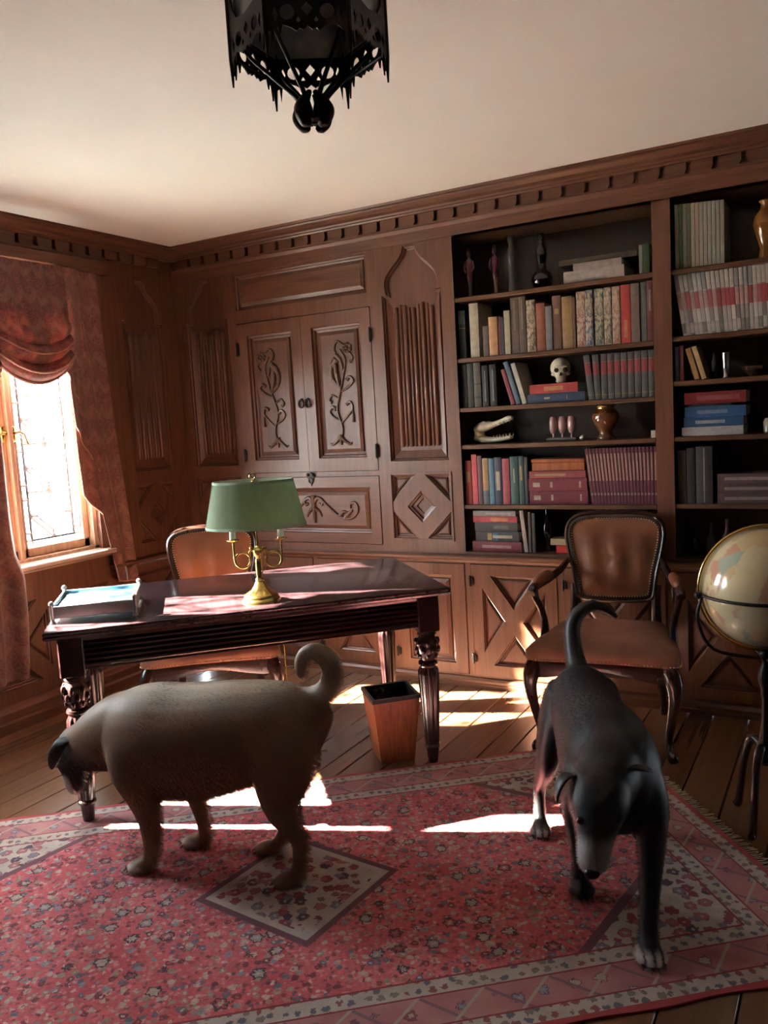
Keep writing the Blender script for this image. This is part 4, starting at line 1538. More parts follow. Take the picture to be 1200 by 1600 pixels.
def make_chair(name, label, arms, loc, rz):
    t = thing(name, label, 'chair', loc, rz)
    # back frame: moulded ring
    o0 = chair_outline()
    rings = []
    prof = [(-0.034, -0.012), (-0.034, 0.006), (-0.026, 0.018), (-0.014, 0.014), (-0.008, 0.019), (0.0, 0.010), (0.002, -0.012)]
    mb = MB()
    loops = [[back_pt(x, z, dd) for x, z in inset(o0, -gg)] for gg, dd in [(p[0] + 0.0, p[1]) for p in prof]]
    cols = len(o0)
    rr_ = [[loops[k][i] for k in range(len(prof))] for i in range(cols)]
    mb.loft(rr_, cap=False, close=True)
    mb.build('back_frame', 'chair_wood', t, 50)
    # leather pad, front and rear
    inner = inset(o0, 0.030)
    xs = max(a for a, b in inner)
    zc = 0.745
    for side, nm in ((1, 'back_pad'), (-1, 'back_lining')):
        mb = MB()
        rings = []
        K = 9
        for k in range(K + 1):
            q = 1 - k / K
            ring = []
            for (x, z) in inner:
                X, Z = x * q, zc + (z - zc) * q
                bul = 0.008 + 0.024 * (1 - q ** 2.4)
                cr = 0.0075 * math.sin(X * 55 + 0.9 + 3 * (Z - zc)) * math.exp(-((Z - 0.73) / 0.12) ** 2) * (1 - q ** 4)
                ring.append(back_pt(X, Z, side * (bul + (cr if side > 0 else 0))))
            rings.append(ring if side > 0 else ring[::-1])
        mb.loft(rings[:-1], cap=False)
        n = len(inner)
        c = back_pt(0, zc, side * 0.032)
        b_ = len(mb.v)
        mb.v.append(tuple(c))
        base = (K - 1) * n
        for j in range(n):
            mb.f.append((base + j, base + (j + 1) % n, b_))
        mb.build(nm, 'leather', t, 80)
    # nails round the back
    mb = MB()
    nl = crom_closed(inset(o0, 0.031), 112)
    for (x, z) in nl:
        mb.ell(back_pt(x, z, 0.013), 0.0036, 6, 4)
    mb.build('back_nailheads', 'nail', t, 80)
    # seat
    seat_o = crom_closed([(-0.295, -0.275), (-0.20, -0.292), (0, -0.305), (0.20, -0.292), (0.295, -0.275), (0.305, -0.20), (0.275, 0.0), (0.235, 0.20), (0.20, 0.235), (0, 0.245), (-0.20, 0.235), (-0.235, 0.20), (-0.275, 0.0), (-0.305, -0.20)], 84)
    mb = MB()
    rings = []
    for (gg, z) in ((0.02, 0.395), (0.0, 0.400), (-0.006, 0.415), (-0.004, 0.435), (0.012, 0.452), (0.04, 0.464), (0.09, 0.473), (0.15, 0.477), (0.21, 0.479)):
        k = 1 - gg / 0.29
        rings.append([(x * k, y * k, z + (0.006 * math.cos(x * 9) if z < 0.42 else 0)) for x, y in seat_o])
    mb.loft(rings)
    mb.build('seat', 'suede', t, 60)
    mb = MB()
    for (x, y) in crom_closed(seat_o, 150):
        if y < 0.2:
            mb.ell((x * 1.021, y * 1.021, 0.4085 + 0.006 * math.cos(x * 9)), 0.0036, 6, 4)
    mb.build('seat_nailheads', 'nail', t, 80)
    # rail: four curved aprons in one frame
    rings = []
    mb = MB()
    n = len(seat_o)
    zlo = lambda x, y: 0.345 + 0.022 * math.cos(x * 11) * (1 if abs(y) > 0.2 else 0.3)
    A = [(x * 0.97, y * 0.97, 0.402) for x, y in seat_o]
    B = [(x * 0.985, y * 0.985, 0.385) for x, y in seat_o]
    Cc = [(x * 0.965, y * 0.965, zlo(x, y)) for x, y in seat_o]
    D = [(x * 0.90, y * 0.90, zlo(x, y)) for x, y in seat_o]
    E_ = [(x * 0.90, y * 0.90, 0.402) for x, y in seat_o]
    mb.loft([E_, D, Cc, B, A], cap=False, close=True)
    mb.build('seat_rail', 'chair_wood', t, 50)
    # cabriole front legs
    for s in (-1, 1):
        path = crom([(s * 0.262, -0.245, 0.40, 0.036), (s * 0.285, -0.268, 0.345, 0.036), (s * 0.292, -0.275, 0.28, 0.027), (s * 0.278, -0.262, 0.18, 0.0195), (s * 0.262, -0.246, 0.09, 0.0155), (s * 0.265, -0.250, 0.04, 0.0165), (s * 0.277, -0.262, 0.018, 0.022), (s * 0.280, -0.265, 0.0, 0.018)], 5)
        MB().tube([p[:3] for p in path], [p[3] for p in path], 12).build('leg', 'chair_wood', t, 60)
        path = crom([(s * 0.190, 0.215, 0.40, 0.028), (s * 0.195, 0.222, 0.33, 0.025), (s * 0.198, 0.232, 0.20, 0.019), (s * 0.205, 0.262, 0.08, 0.017), (s * 0.208, 0.285, 0.0, 0.018)], 5)
        MB().tube([p[:3] for p in path], [p[3] for p in path], 12).build('leg', 'chair_wood', t, 60)
        # back uprights below the shield
        path = crom([(s * 0.192, 0.222, 0.36, 0.023), (s * 0.188, 0.238, 0.47, 0.020), (s * 0.186, 0.250, 0.56, 0.019), (s * 0.192, 0.262, 0.62, 0.016)], 4)
        MB().tube([p[:3] for p in path], [p[3] for p in path], 10).build('back_upright', 'chair_wood', t, 60)
        if arms:
            path = crom([(s * 0.212, 0.262, 0.735, 0.013), (s * 0.235, 0.20, 0.70, 0.016), (s * 0.268, 0.09, 0.678, 0.018), (s * 0.292, -0.02, 0.672, 0.019), (s * 0.305, -0.085, 0.668, 0.021), (s * 0.312, -0.115, 0.650, 0.019)], 5)
            arm = MB().tube([p[:3] for p in path], [p[3] for p in path], 12).build('armrest', 'chair_wood', t, 60)
            path = crom([(s * 0.306, -0.085, 0.662, 0.020), (s * 0.300, -0.075, 0.62, 0.0165), (s * 0.282, -0.035, 0.55, 0.0155), (s * 0.272, -0.030, 0.48, 0.018), (s * 0.275, -0.055, 0.40, 0.021)], 5)
            MB().tube([p[:3] for p in path], [p[3] for p in path], 12).build('arm_support', 'chair_wood', arm, 60)
            path = crom([(s * 0.262, 0.115, 0.690, 0.010), (s * 0.272, 0.07, 0.697, 0.022), (s * 0.284, 0.01, 0.694, 0.024), (s * 0.296, -0.045, 0.690, 0.022), (s * 0.302, -0.075, 0.684, 0.010)], 4)
            MB().tube([p[:3] for p in path], [p[3] for p in path], 12).build('arm_pad', 'leather', arm, 60)
    return t


def crom_closed(pts, m):
    n = len(pts)
    P = [np.array(p, float) for p in pts]
    dense = []
    for i in range(n):
        a, b, c, d = P[i - 1], P[i], P[(i + 1) % n], P[(i + 2) % n]
        for k in range(8):
            t = k / 8
            dense.append(0.5 * (2 * b + (c - a) * t + (2 * a - 5 * b + 4 * c - d) * t * t + (3 * b - a - 3 * c + d) * t ** 3))
    L = [0]
    N = len(dense)
    for i in range(N):
        L.append(L[-1] + float(np.linalg.norm(dense[(i + 1) % N] - dense[i])))
    out = []
    j = 0
    for k in range(m):
        s = L[-1] * k / m
        while L[j + 1] < s:
            j += 1
        t = (s - L[j]) / max(1e-9, L[j + 1] - L[j])
        out.append(tuple(float(q) for q in dense[j] * (1 - t) + dense[(j + 1) % N] * t))
    return out


make_chair('armchair', 'brown leather armchair with nailhead trim standing before the bookcase', True, (2.738, -0.39, 0), math.radians(7))
make_chair('side_chair', 'brown leather side chair with suede seat pushed under the desk', False, (0.985, -0.975, 0), math.radians(37))

# ------------------------------------------------------------------ globe
gl = thing('globe', 'antique cream floor globe with dark rings on a brass stand at the right edge', 'globe', (3.42, -1.0, 0))
gz = 0.82
MB().ell((0, 0, gz), 0.198, 48, 32, Matrix.Rotation(0.4, 3, 'Y')).build('sphere', 'globe', gl, 80)
mb = MB().tube([(0.209 * math.cos(A), 0.209 * math.sin(A), gz - 0.012) for A in [2 * PI * k / 64 for k in range(64)]], 0.0055, 8, closed=True, ref=(0, 0, 1))
for A in (0.5, PI + 0.5, PI / 2 + 0.5, 1.5 * PI + 0.5):
    mb.ell((0.219 * math.cos(A), 0.219 * math.sin(A), gz - 0.012), (0.014, 0.014, 0.012), 10, 8)
mb.build('horizon_ring', 'iron_worn', gl, 60)
ca_, sa_ = math.cos(0.35), math.sin(0.35)
MB().tube([(0.209 * math.cos(A) * ca_, 0.209 * math.cos(A) * sa_, gz + 0.209 * math.sin(A)) for A in [2 * PI * k / 64 for k in range(64)]], 0.0065, 8, closed=True).build('meridian_ring', 'brass', gl, 60)
mb = MB().lathe([(0.006, 0.612), (0.016, 0.606), (0.020, 0.592), (0.011, 0.578), (0.010, 0.56), (0.022, 0.535), (0.024, 0.505), (0.013, 0.47), (0.016, 0.455), (0.010, 0.44), (0.012, 0.36), (0.020, 0.30), (0.024, 0.25), (0.018, 0.21)], 20)
mb.build('stem', 'iron_worn', gl, 50)
for k in range(3):
    A = 2 * PI * k / 3 + 0.3
    path = crom([(0.0, 0.26, 0.016), (0.06, 0.28, 0.015), (0.10, 0.20, 0.013), (0.125, 0.06, 0.012), (0.135, 0.012, 0.013), (0.15, 0.012, 0.011)], 5)
    MB().tube([(r * math.cos(A), r * math.sin(A), z) for r, z, q in path], [q for r, z, q in path], 10).build('foot', 'chair_wood', gl, 60)
for k in range(4):
    A = 0.5 + k * PI / 2
    path = crom([(0.209, gz - 0.02), (0.222, gz - 0.10), (0.17, gz - 0.20), (0.02, 0.58)], 5)
    MB().tube([(r * math.cos(A), r * math.sin(A), z) for r, z in path], 0.006, 8).build('cradle_arm', 'iron_worn', gl, 60)

# ------------------------------------------------------------------ ceiling lantern
LC = Vector((2.752, -2.53, 0))
lan = thing('ceiling_lantern', 'black wrought iron gothic lantern with mottled glass hanging from the ceiling', 'lantern', (LC.x, LC.y, 2.20), math.radians(33))
lan.scale = (0.843, 0.843, 0.843)
R_ = 0.178


def face_T(k, r):
    A = 2 * PI * k / 6 + PI / 6
    ap = r * math.cos(PI / 6)
    c, s = math.cos(A), math.sin(A)

    def F(u, v, w):
        return (c * (ap + w) - s * u, s * (ap + w) + c * u, v)
    return F


def circ(u, v, r, n=12):
    return [(u + r * math.cos(2 * PI * i / n), v + r * math.sin(2 * PI * i / n)) for i in range(n)]


def lantern_face(F, hw, z0, zt, parent):
    """pierced iron face: tracery above, latticed band and pendant fringe below the glass line z0"""
    k = hw / 0.089
    half = [(hw, -0.105), (hw - 0.004, -0.070), (hw - 0.010, -0.066), (hw - 0.013, -0.098), (hw - 0.018, -0.064), (hw - 0.026, -0.058), (hw - 0.030, -0.076), (hw - 0.036, -0.054), (0.036, -0.060), (0.024, -0.068), (0.018, -0.062), (0.010, -0.066), (0.0, -0.058)]
    right = half[::-1]
    left = [(-u, v) for u, v in half]
    outer = left + right[1:] + [(hw, zt), (-hw, zt)]
    dia = lambda u, v, a, b: [(u, v - b), (u + a, v), (u, v + b), (u - a, v)]
    holes = [circ(-0.042 * k, -0.030, 0.0155), circ(0.042 * k, -0.030, 0.0155), dia(0, -0.024, 0.012, 0.014), dia(-0.019, -0.046, 0.005, 0.007), dia(0.019, -0.046, 0.005, 0.007), dia(0.068 * k, -0.034, 0.006, 0.016), dia(-0.068 * k, -0.034, 0.006, 0.016)]
    # glazed opening with cusped head
    hh = [(0.0, 0.130), (0.012 * k, 0.155), (0.026 * k, 0.170), (0.030 * k, 0.200), (0.016 * k, 0.220), (0.020 * k, 0.250), (0.044 * k, 0.255), (0.054 * k, 0.230), (0.044 * k, 0.200), (0.050 * k, 0.173), (0.062 * k, 0.180), (0.074 * k, 0.170), (0.076 * k, 0.09), (0.066 * k, 0.040), (0.046 * k, 0.016), (0.0, 0.008)]
    op = hh + [(-u, v) for u, v in reversed(hh[1:-1])]
    holes += [op[::-1], circ(0, 0.30, 0.020 * k), circ(-0.05 * k, 0.305, 0.013 * k), circ(0.05 * k, 0.305, 0.013 * k)]
    return MB().board(outer, holes, -0.002, 0.002, F, True).build('pierced_panel', 'iron', parent, 30)


for k in range(6):
    F = face_T(k, R_)
    lantern_face(F, R_ * 0.5, 0.0, 0.375, lan)
    g = face_T(k, R_ - 0.012)
    MB().prism(rect(-(R_ - 0.012) * 0.5, (R_ - 0.012) * 0.5, 0.0, 0.37), -0.002, 0.0, g).build('glass_panel', 'lantern_glass', lan)
    A = 2 * PI * k / 6
    p0 = (R_ * math.cos(A), R_ * math.sin(A))
    MB().tube([(*p0, -0.118), (*p0, -0.06), (*p0, 0.375)], [0.002, 0.006, 0.006], 8).build('corner_rod', 'iron', lan, 60)
mb = MB()
for (r0, z) in ((R_ * 0.985, 0.0), (R_ * 0.985, -0.052)):
    mb.tube([(r0 * math.cos(2 * PI * k / 6), r0 * math.sin(2 * PI * k / 6), z) for k in range(6)], 0.0035, 6, closed=True)
mb.build('bottom_ring', 'iron', lan)
for k in range(6):
    A = 2 * PI * k / 6
    pts = crom([(R_ * 0.97, 0.02, 0.0045), (R_ * 0.80, -0.045, 0.0045), (0.085, -0.10, 0.005), (0.036, -0.145, 0.006), (0.020, -0.175, 0.009), (0.020, -0.20, 0.012)], 5)
    MB().tube([(r * math.cos(A), r * math.sin(A), z) for r, z, q in pts], [q for r, z, q in pts], 8, flat=1.3).build('scroll_strap', 'iron', lan, 60)
for k in range(4):
    A = PI / 2 * k + 0.9
    pts = crom([(0.010, -0.135, 0.006), (0.030, -0.158, 0.012), (0.040, -0.182, 0.016), (0.030, -0.204, 0.013), (0.018, -0.208, 0.008)], 5)
    MB().tube([(r * math.cos(A), r * math.sin(A), z) for r, z, q in pts], [q for r, z, q in pts], 8, flat=1.3).build('iron_leaf', 'iron', lan, 60)
mb = MB().lathe([(R_ * 1.02, 0.375), (R_ * 1.02, 0.382), (0.07, 0.388), (0.07, 0.4028)], 6)
mb.build('ceiling_plate', 'iron', lan)

# ------------------------------------------------------------------ dogs


def organic(lofts, voxel, smooth_it):
    """closed lofts fused into one skin by voxel remeshing"""
    mb = MB()
    for (pts, n) in lofts:
        if pts == 'ell':
            c, r, T = n
            mb.ell(c, r, 20, 14, T)
            continue
        pp = crom(pts, n)
        rings = []
        P_ = [Vector(p[:3]) for p in pp]
        for i, p in enumerate(pp):
            t = (P_[min(i + 1, len(P_) - 1)] - P_[max(i - 1, 0)]).normalized()
            lat = Vector((0, 1, 0))
            lat = lat - t * lat.dot(t)
            lat = lat.normalized() if lat.length > 0.2 else Vector((1, 0, 0))
            up = lat.cross(t) * -1
            ra, rb = max(0.002, p[3]), max(0.002, p[4])
            rings.append([P_[i] + lat * (ra * math.cos(2 * PI * j / 24)) + up * (rb * math.sin(2 * PI * j / 24)) for j in range(24)])
        mb.loft(rings)
    me = bpy.data.meshes.new('tmp')
    me.from_pydata(mb.v, [], mb.f)
    me.validate()
    o = bpy.data.objects.new('tmp', me)
    COL.objects.link(o)
    m = o.modifiers.new('r', 'REMESH')
    m.mode = 'VOXEL'
    m.voxel_size = voxel
    m.use_smooth_shade = True
    sm = o.modifiers.new('s', 'SMOOTH')
    sm.factor = 0.5
    sm.iterations = smooth_it
    dg = bpy.context.evaluated_depsgraph_get()
    out = bpy.data.meshes.new_from_object(o.evaluated_get(dg))
    bpy.data.objects.remove(o)
    bpy.data.meshes.remove(me)
    return out


def finish(me, name, mat, colfn, parent):
    me.name = name
    me.materials.clear()
    me.materials.append(M[mat])
    n = len(me.vertices)
    co = np.empty(n * 3)
    me.vertices.foreach_get('co', co)
    co = co.reshape(-1, 3)
    col = np.ones((n, 4))
    col[:, :3] = colfn(co)
    at = me.color_attributes.new('fur', 'BYTE_COLOR', 'CORNER')
    li = np.empty(len(me.loops), dtype=np.int32)
    me.loops.foreach_get('vertex_index', li)
    at.data.foreach_set('color', col[li].reshape(-1))
    me.color_attributes.active_color = at
    me.polygons.foreach_set('use_smooth', [True] * len(me.polygons))
    o = bpy.data.objects.new(name, me)
    COL.objects.link(o)
    o.parent = parent
    ps = o.modifiers.new('coat', 'PARTICLE_SYSTEM').particle_system
    st = ps.settings
    st.type = 'HAIR'
    st.count = 70000
    st.hair_step = 2
    st.render_step = 2
    st.display_step = 2
    st.hair_length = 0.005
    st.normal_factor = 0.0013
    st.object_align_factor = (-0.0028, 0.0, -0.0016)
    st.factor_random = 0.0006
    st.root_radius = 0.55
    st.tip_radius = 0.1
    st.radius_scale = 0.0018
    st.use_hair_bspline = False
    st.emit_from = 'FACE'
    st.distribution = 'RAND'
    ps.seed = 3
    st.material = 1
    return o


def paw(x, y, z, ang, s=1.0):
    """four toes and a pad: list of ellipsoids"""
    T = Matrix.Rotation(ang, 3, 'Z')
    L = [('ell', (tuple(Vector((x, y, z + 0.022 * s))), (0.040 * s, 0.030 * s, 0.024 * s), T))]
    for k, (dx, dy) in enumerate(((0.022, -0.029), (0.037, -0.0105), (0.037, 0.0105), (0.022, 0.029))):
        p = T @ Vector((dx * s, dy * s, 0))
        L.append(('ell', ((x + p.x, y + p.y, z + 0.0155 * s), (0.021 * s, 0.0105 * s, 0.0155 * s), T)))
    return L


def claws(x, y, z, ang, s, parent):
    T = Matrix.Rotation(ang, 3, 'Z')
    mb = MB()
    for (dx, dy) in ((0.040, -0.026), (0.054, -0.0095), (0.054, 0.0095), (0.040, 0.026)):
        p0 = T @ Vector((dx * s, dy * s, 0.012 * s))
        p1 = T @ Vector((dx * s + 0.010 * s, dy * s, 0.002))
        mb.tube([(x + p0.x, y + p0.y, z + p0.z), (x + p1.x, y + p1.y, z + p1.z)], [0.0035, 0.0012], 6)
    mb.build('claws', 'claw', parent, 60)


def sm(a, b, x):
    t = np.clip((x - a) / (b - a), 0, 1)
    return t * t * (3 - 2 * t)


def mixc(base, c, f):
    return base * (1 - f[:, None]) + np.array(c)[None, :] * f[:, None]


ZR = RUGH + 0.0012
# --- tan dog, side on, head lowered to the left
dog1 = thing('dog', 'stout tan dog with curled tail and lowered dark head standing side on', 'dog', (1.85, -1.98, 0), math.radians(194.06))
body = [
    (-0.378, 0, 0.470, 0.045, 0.060), (-0.355, 0, 0.480, 0.085, 0.105), (-0.30, 0, 0.488, 0.118, 0.140), (-0.22, 0, 0.486, 0.138, 0.155), (-0.12, 0, 0.470, 0.150, 0.170),
    (0.0, 0, 0.446, 0.160, 0.184), (0.10, 0, 0.430, 0.163, 0.192), (0.20, 0, 0.428, 0.156, 0.193), (0.28, 0, 0.425, 0.138, 0.178), (0.34, 0, 0.420, 0.110, 0.145), (0.38, 0, 0.415, 0.07, 0.09)]
neck = [(0.24, 0, 0.470, 0.115, 0.135), (0.33, -0.002, 0.455, 0.105, 0.128), (0.41, -0.008, 0.425, 0.095, 0.112), (0.48, -0.018, 0.395, 0.084, 0.092), (0.54, -0.028, 0.375, 0.074, 0.072)]
head = [(0.50, -0.022, 0.405, 0.058, 0.050), (0.535, -0.028, 0.385, 0.076, 0.070), (0.565, -0.040, 0.345, 0.073, 0.064), (0.580, -0.050, 0.305, 0.058, 0.055), (0.590, -0.060, 0.265, 0.044, 0.044), (0.598, -0.068, 0.228, 0.040, 0.038), (0.602, -0.074, 0.200, 0.031, 0.030), (0.603, -0.076, 0.188, 0.018, 0.018)]
jaw = [(0.53, -0.04, 0.315, 0.045, 0.035), (0.555, -0.055, 0.265, 0.032, 0.026), (0.568, -0.064, 0.222, 0.024, 0.020), (0.572, -0.068, 0.205, 0.014, 0.012)]
L1 = [(body, 5), (neck, 4), (head, 4), (jaw, 4)]
# near front, far front, near rear, far rear
L1 += [([(0.245, 0.035, 0.54, 0.040, 0.05), (0.255, 0.078, 0.46, 0.058, 0.080), (0.250, 0.098, 0.37, 0.058, 0.080), (0.222, 0.098, 0.285, 0.046, 0.060), (0.205, 0.095, 0.20, 0.034, 0.041), (0.205, 0.092, 0.12, 0.027, 0.030), (0.214, 0.090, 0.065, 0.025, 0.025), (0.232, 0.090, 0.030 + ZR, 0.028, 0.024)], 4)]
L1 += paw(0.248, 0.090, ZR, 0.05)
L1 += [([(0.22, -0.085, 0.45, 0.055, 0.080), (0.20, -0.095, 0.35, 0.052, 0.070), (0.155, -0.093, 0.25, 0.038, 0.048), (0.125, -0.090, 0.16, 0.027, 0.032), (0.110, -0.088, 0.09, 0.024, 0.026), (0.112, -0.088, 0.05, 0.024, 0.024), (0.130, -0.088, 0.028 + ZR, 0.026, 0.022)], 4)]
L1 += paw(0.145, -0.088, ZR, 0.0)
L1 += [([(-0.250, 0.030, 0.56, 0.040, 0.06), (-0.270, 0.062, 0.51, 0.066, 0.095), (-0.285, 0.088, 0.44, 0.068, 0.112), (-0.272, 0.104, 0.35, 0.056, 0.090), (-0.268, 0.102, 0.275, 0.042, 0.060), (-0.295, 0.096, 0.210, 0.030, 0.040), (-0.318, 0.090, 0.165, 0.023, 0.031), (-0.312, 0.088, 0.110, 0.020, 0.023), (-0.302, 0.088, 0.055, 0.022, 0.023), (-0.285, 0.088, 0.028 + ZR, 0.025, 0.022)], 4)]
L1 += paw(-0.275, 0.088, ZR, 0.1)
L1 += [([(-0.245, -0.030, 0.56, 0.04, 0.06), (-0.245, -0.062, 0.51, 0.062, 0.092), (-0.235, -0.088, 0.43, 0.062, 0.10), (-0.195, -0.100, 0.33, 0.050, 0.075), (-0.170, -0.098, 0.26, 0.038, 0.050), (-0.185, -0.094, 0.19, 0.027, 0.034), (-0.200, -0.090, 0.135, 0.022, 0.028), (-0.185, -0.088, 0.085, 0.020, 0.023), (-0.160, -0.088, 0.045, 0.022, 0.022), (-0.145, -0.088, 0.026 + ZR, 0.024, 0.020)], 4)]
L1 += paw(-0.130, -0.088, ZR, 0.0)
tail1 = [(-0.30, 0, 0.588, 0.034, 0.034), (-0.345, 0, 0.590, 0.036, 0.037), (-0.395, 0.004, 0.612, 0.034, 0.034), (-0.428, 0.008, 0.662, 0.031, 0.031), (-0.422, 0.012, 0.718, 0.029, 0.030), (-0.385, 0.016, 0.748, 0.027, 0.028), (-0.345, 0.018, 0.732, 0.024, 0.024), (-0.330, 0.018, 0.692, 0.019, 0.019), (-0.334, 0.016, 0.660, 0.012, 0.012)]
L1 += [(tail1, 5)]
me = organic(L1, 0.0075, 14)


def col1(co):
    x, y, z = co[:, 0], co[:, 1], co[:, 2]
    nz = 0.5 + 0.5 * np.sin(x * 31 + 2 * np.sin(z * 23)) * np.sin(z * 27 + y * 19)
    c = np.tile(np.array([0.26, 0.15, 0.085]), (len(x), 1))
    c = mixc(c, (0.42, 0.35, 0.27), sm(0.54, 0.62, z) * (x < 0.42) * 0.8)  # paler back: window light from above put into the coat colour
    c = mixc(c, (0.17, 0.09, 0.05), (0.22 * nz))
    c = mixc(c, (0.22, 0.17, 0.12), sm(0.32, 0.24, z) * (np.abs(y) < 0.06) * 0.6)
    hd = sm(0.49, 0.53, x) * sm(0.46, 0.41, z)
    c = mixc(c, (0.026, 0.016, 0.012), hd * 0.95)
    nk = sm(0.33, 0.40, x) * sm(0.40, 0.34, z)
    c = mixc(c, (0.05, 0.028, 0.018), nk * 0.6)
    c = mixc(c, (0.62, 0.58, 0.54), sm(0.582, 0.592, x) * sm(0.285, 0.27, z))
    c = mixc(c, (0.60, 0.55, 0.48), sm(0.045, 0.028, z) * (x > 0) * sm(0.0, 0.03, np.where(y > 0, x - 0.225, x - 0.12)))
    c = mixc(c, (0.30, 0.25, 0.20), sm(0.05, 0.03, z) * (x < 0) * 0.6)
    return c


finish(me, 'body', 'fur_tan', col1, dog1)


def ear(pts, parent, mat, colr, n=10):
    """floppy ear: outline (list of (pos, half width vec)) lofted as a thin folded leaf"""
    rings = []
    for (c, wv, th) in pts:
        c, wv = Vector(c), Vector(wv)
        nrm = Vector(th)
        ring = []
        for j in range(12):
            a = 2 * PI * j / 12
            ring.append(c + wv * math.cos(a) + nrm * math.sin(a))
        rings.append(ring)
    mb = MB().loft(rings)
    o = mb.build('ear', mat, parent, 80)
    at = o.data.color_attributes.new('fur', 'FLOAT_COLOR', 'POINT')
    at.data.foreach_set('color', [q for _ in o.data.vertices for q in (*colr, 1)])
    s = o.modifiers.new('s', 'SUBSURF')
    s.levels = s.render_levels = 2
    return o


DKE = (0.022, 0.014, 0.011)
ear([((0.530, 0.030, 0.432), (0.022, 0.004, 0.010), (0, 0.008, 0)), ((0.540, 0.058, 0.425), (0.032, 0.004, -0.004), (0.003, 0.006, 0.006)), ((0.556, 0.072, 0.392), (0.034, 0.002, -0.008), (0, 0.007, 0.002)), ((0.568, 0.074, 0.355), (0.024, 0, -0.008), (0, 0.006, 0)), ((0.575, 0.072, 0.330), (0.006, 0, -0.003), (0, 0.003, 0))], dog1, 'fur_tan', DKE)
ear([((0.565, -0.080, 0.425), (0.020, 0.004, 0.010), (0, -0.008, 0)), ((0.590, -0.104, 0.422), (0.030, 0.004, -0.004), (0.003, -0.006, 0.006)), ((0.618, -0.118, 0.400), (0.032, 0.002, -0.010), (0, -0.007, 0.002)), ((0.638, -0.122, 0.368), (0.022, 0, -0.010), (0, -0.006, 0)), ((0.648, -0.120, 0.345), (0.006, 0, -0.003), (0, -0.003, 0))], dog1, 'fur_tan', (0.06, 0.045, 0.038))
MB().ell((0.611, -0.078, 0.196), (0.014, 0.019, 0.016), 12, 8).build('nose', 'nose', dog1, 80)
for s in (1, -1):
    MB().ell((0.604, -0.047 + s * 0.040, 0.318), 0.0105, 12, 8).build('eye', 'eye', dog1, 80)
for (x, y, a_) in ((0.248, 0.090, 0.05), (0.145, -0.088, 0), (-0.275, 0.088, 0.1), (-0.130, -0.088, 0)):
    claws(x, y, ZR, a_, 1.0, dog1)

# --- black dog, walking towards the camera, head lowered
hd2 = Vector((0.42, -0.907, 0)).normalized()
dog2 = thing('dog', 'black dog with grey muzzle and white toes walking towards the viewer', 'dog', (2.99, -1.53, 0), math.atan2(hd2.y, hd2.x))
body = [
    (-0.355, 0, 0.485, 0.040, 0.050), (-0.325, 0, 0.480, 0.078, 0.085), (-0.26, 0, 0.478, 0.105, 0.108), (-0.16, 0, 0.462, 0.110, 0.122), (-0.05, 0.004, 0.440, 0.118, 0.142),
    (0.06, 0.010, 0.425, 0.130, 0.162), (0.16, 0.014, 0.418, 0.135, 0.170), (0.25, 0.012, 0.412, 0.122, 0.155), (0.31, 0.006, 0.405, 0.09, 0.12), (0.345, 0.0, 0.40, 0.05, 0.07)]
neck = [(0.17, 0.012, 0.455, 0.10, 0.12), (0.25, 0.0, 0.465, 0.092, 0.105), (0.32, -0.022, 0.462, 0.083, 0.092), (0.375, -0.045, 0.452, 0.076, 0.080)]
head = [(0.345, -0.045, 0.462, 0.058, 0.058), (0.385, -0.058, 0.455, 0.079, 0.068), (0.425, -0.068, 0.430, 0.077, 0.066), (0.452, -0.077, 0.400, 0.060, 0.056), (0.472, -0.086, 0.368, 0.045, 0.046), (0.490, -0.093, 0.335, 0.041, 0.041), (0.502, -0.098, 0.310, 0.035, 0.034), (0.508, -0.101, 0.296, 0.020, 0.020)]
jaw = [(0.405, -0.070, 0.375, 0.045, 0.035), (0.440, -0.083, 0.338, 0.034, 0.026), (0.466, -0.092, 0.305, 0.027, 0.020), (0.475, -0.095, 0.292, 0.014, 0.012)]
L2 = [(body, 5), (neck, 4), (head, 4), (jaw, 4)]
# front left (image right) reaching forward, front right folded back, rear right (image left), rear left
L2 += [([(0.23, 0.080, 0.44, 0.055, 0.085), (0.26, 0.098, 0.35, 0.050, 0.070), (0.29, 0.094, 0.26, 0.038, 0.047), (0.325, 0.082, 0.17, 0.029, 0.034), (0.362, 0.068, 0.095, 0.026, 0.027), (0.385, 0.060, 0.052, 0.027, 0.025), (0.405, 0.056, 0.030 + ZR, 0.030, 0.024)], 4)]
L2 += paw(0.420, 0.054, ZR, 0.0, 1.1)
L2 += [([(0.22, -0.075, 0.44, 0.052, 0.08), (0.215, -0.092, 0.34, 0.048, 0.066), (0.215, -0.088, 0.255, 0.036, 0.045), (0.180, -0.082, 0.170, 0.027, 0.031), (0.135, -0.078, 0.100, 0.024, 0.025), (0.110, -0.076, 0.062, 0.023, 0.023), (0.110, -0.076, 0.035 + ZR, 0.025, 0.022)], 4)]
L2 += paw(0.120, -0.076, ZR + 0.004, 0.0)
L2 += [([(-0.250, -0.055, 0.50, 0.062, 0.092), (-0.262, -0.085, 0.42, 0.056, 0.098), (-0.235, -0.112, 0.33, 0.046, 0.075), (-0.222, -0.130, 0.26, 0.035, 0.048), (-0.262, -0.143, 0.195, 0.024, 0.033), (-0.295, -0.150, 0.150, 0.021, 0.027), (-0.282, -0.153, 0.095, 0.019, 0.021), (-0.268, -0.155, 0.048, 0.021, 0.021), (-0.252, -0.156, 0.026 + ZR, 0.023, 0.020)], 4)]
L2 += paw(-0.240, -0.157, ZR, -0.1)
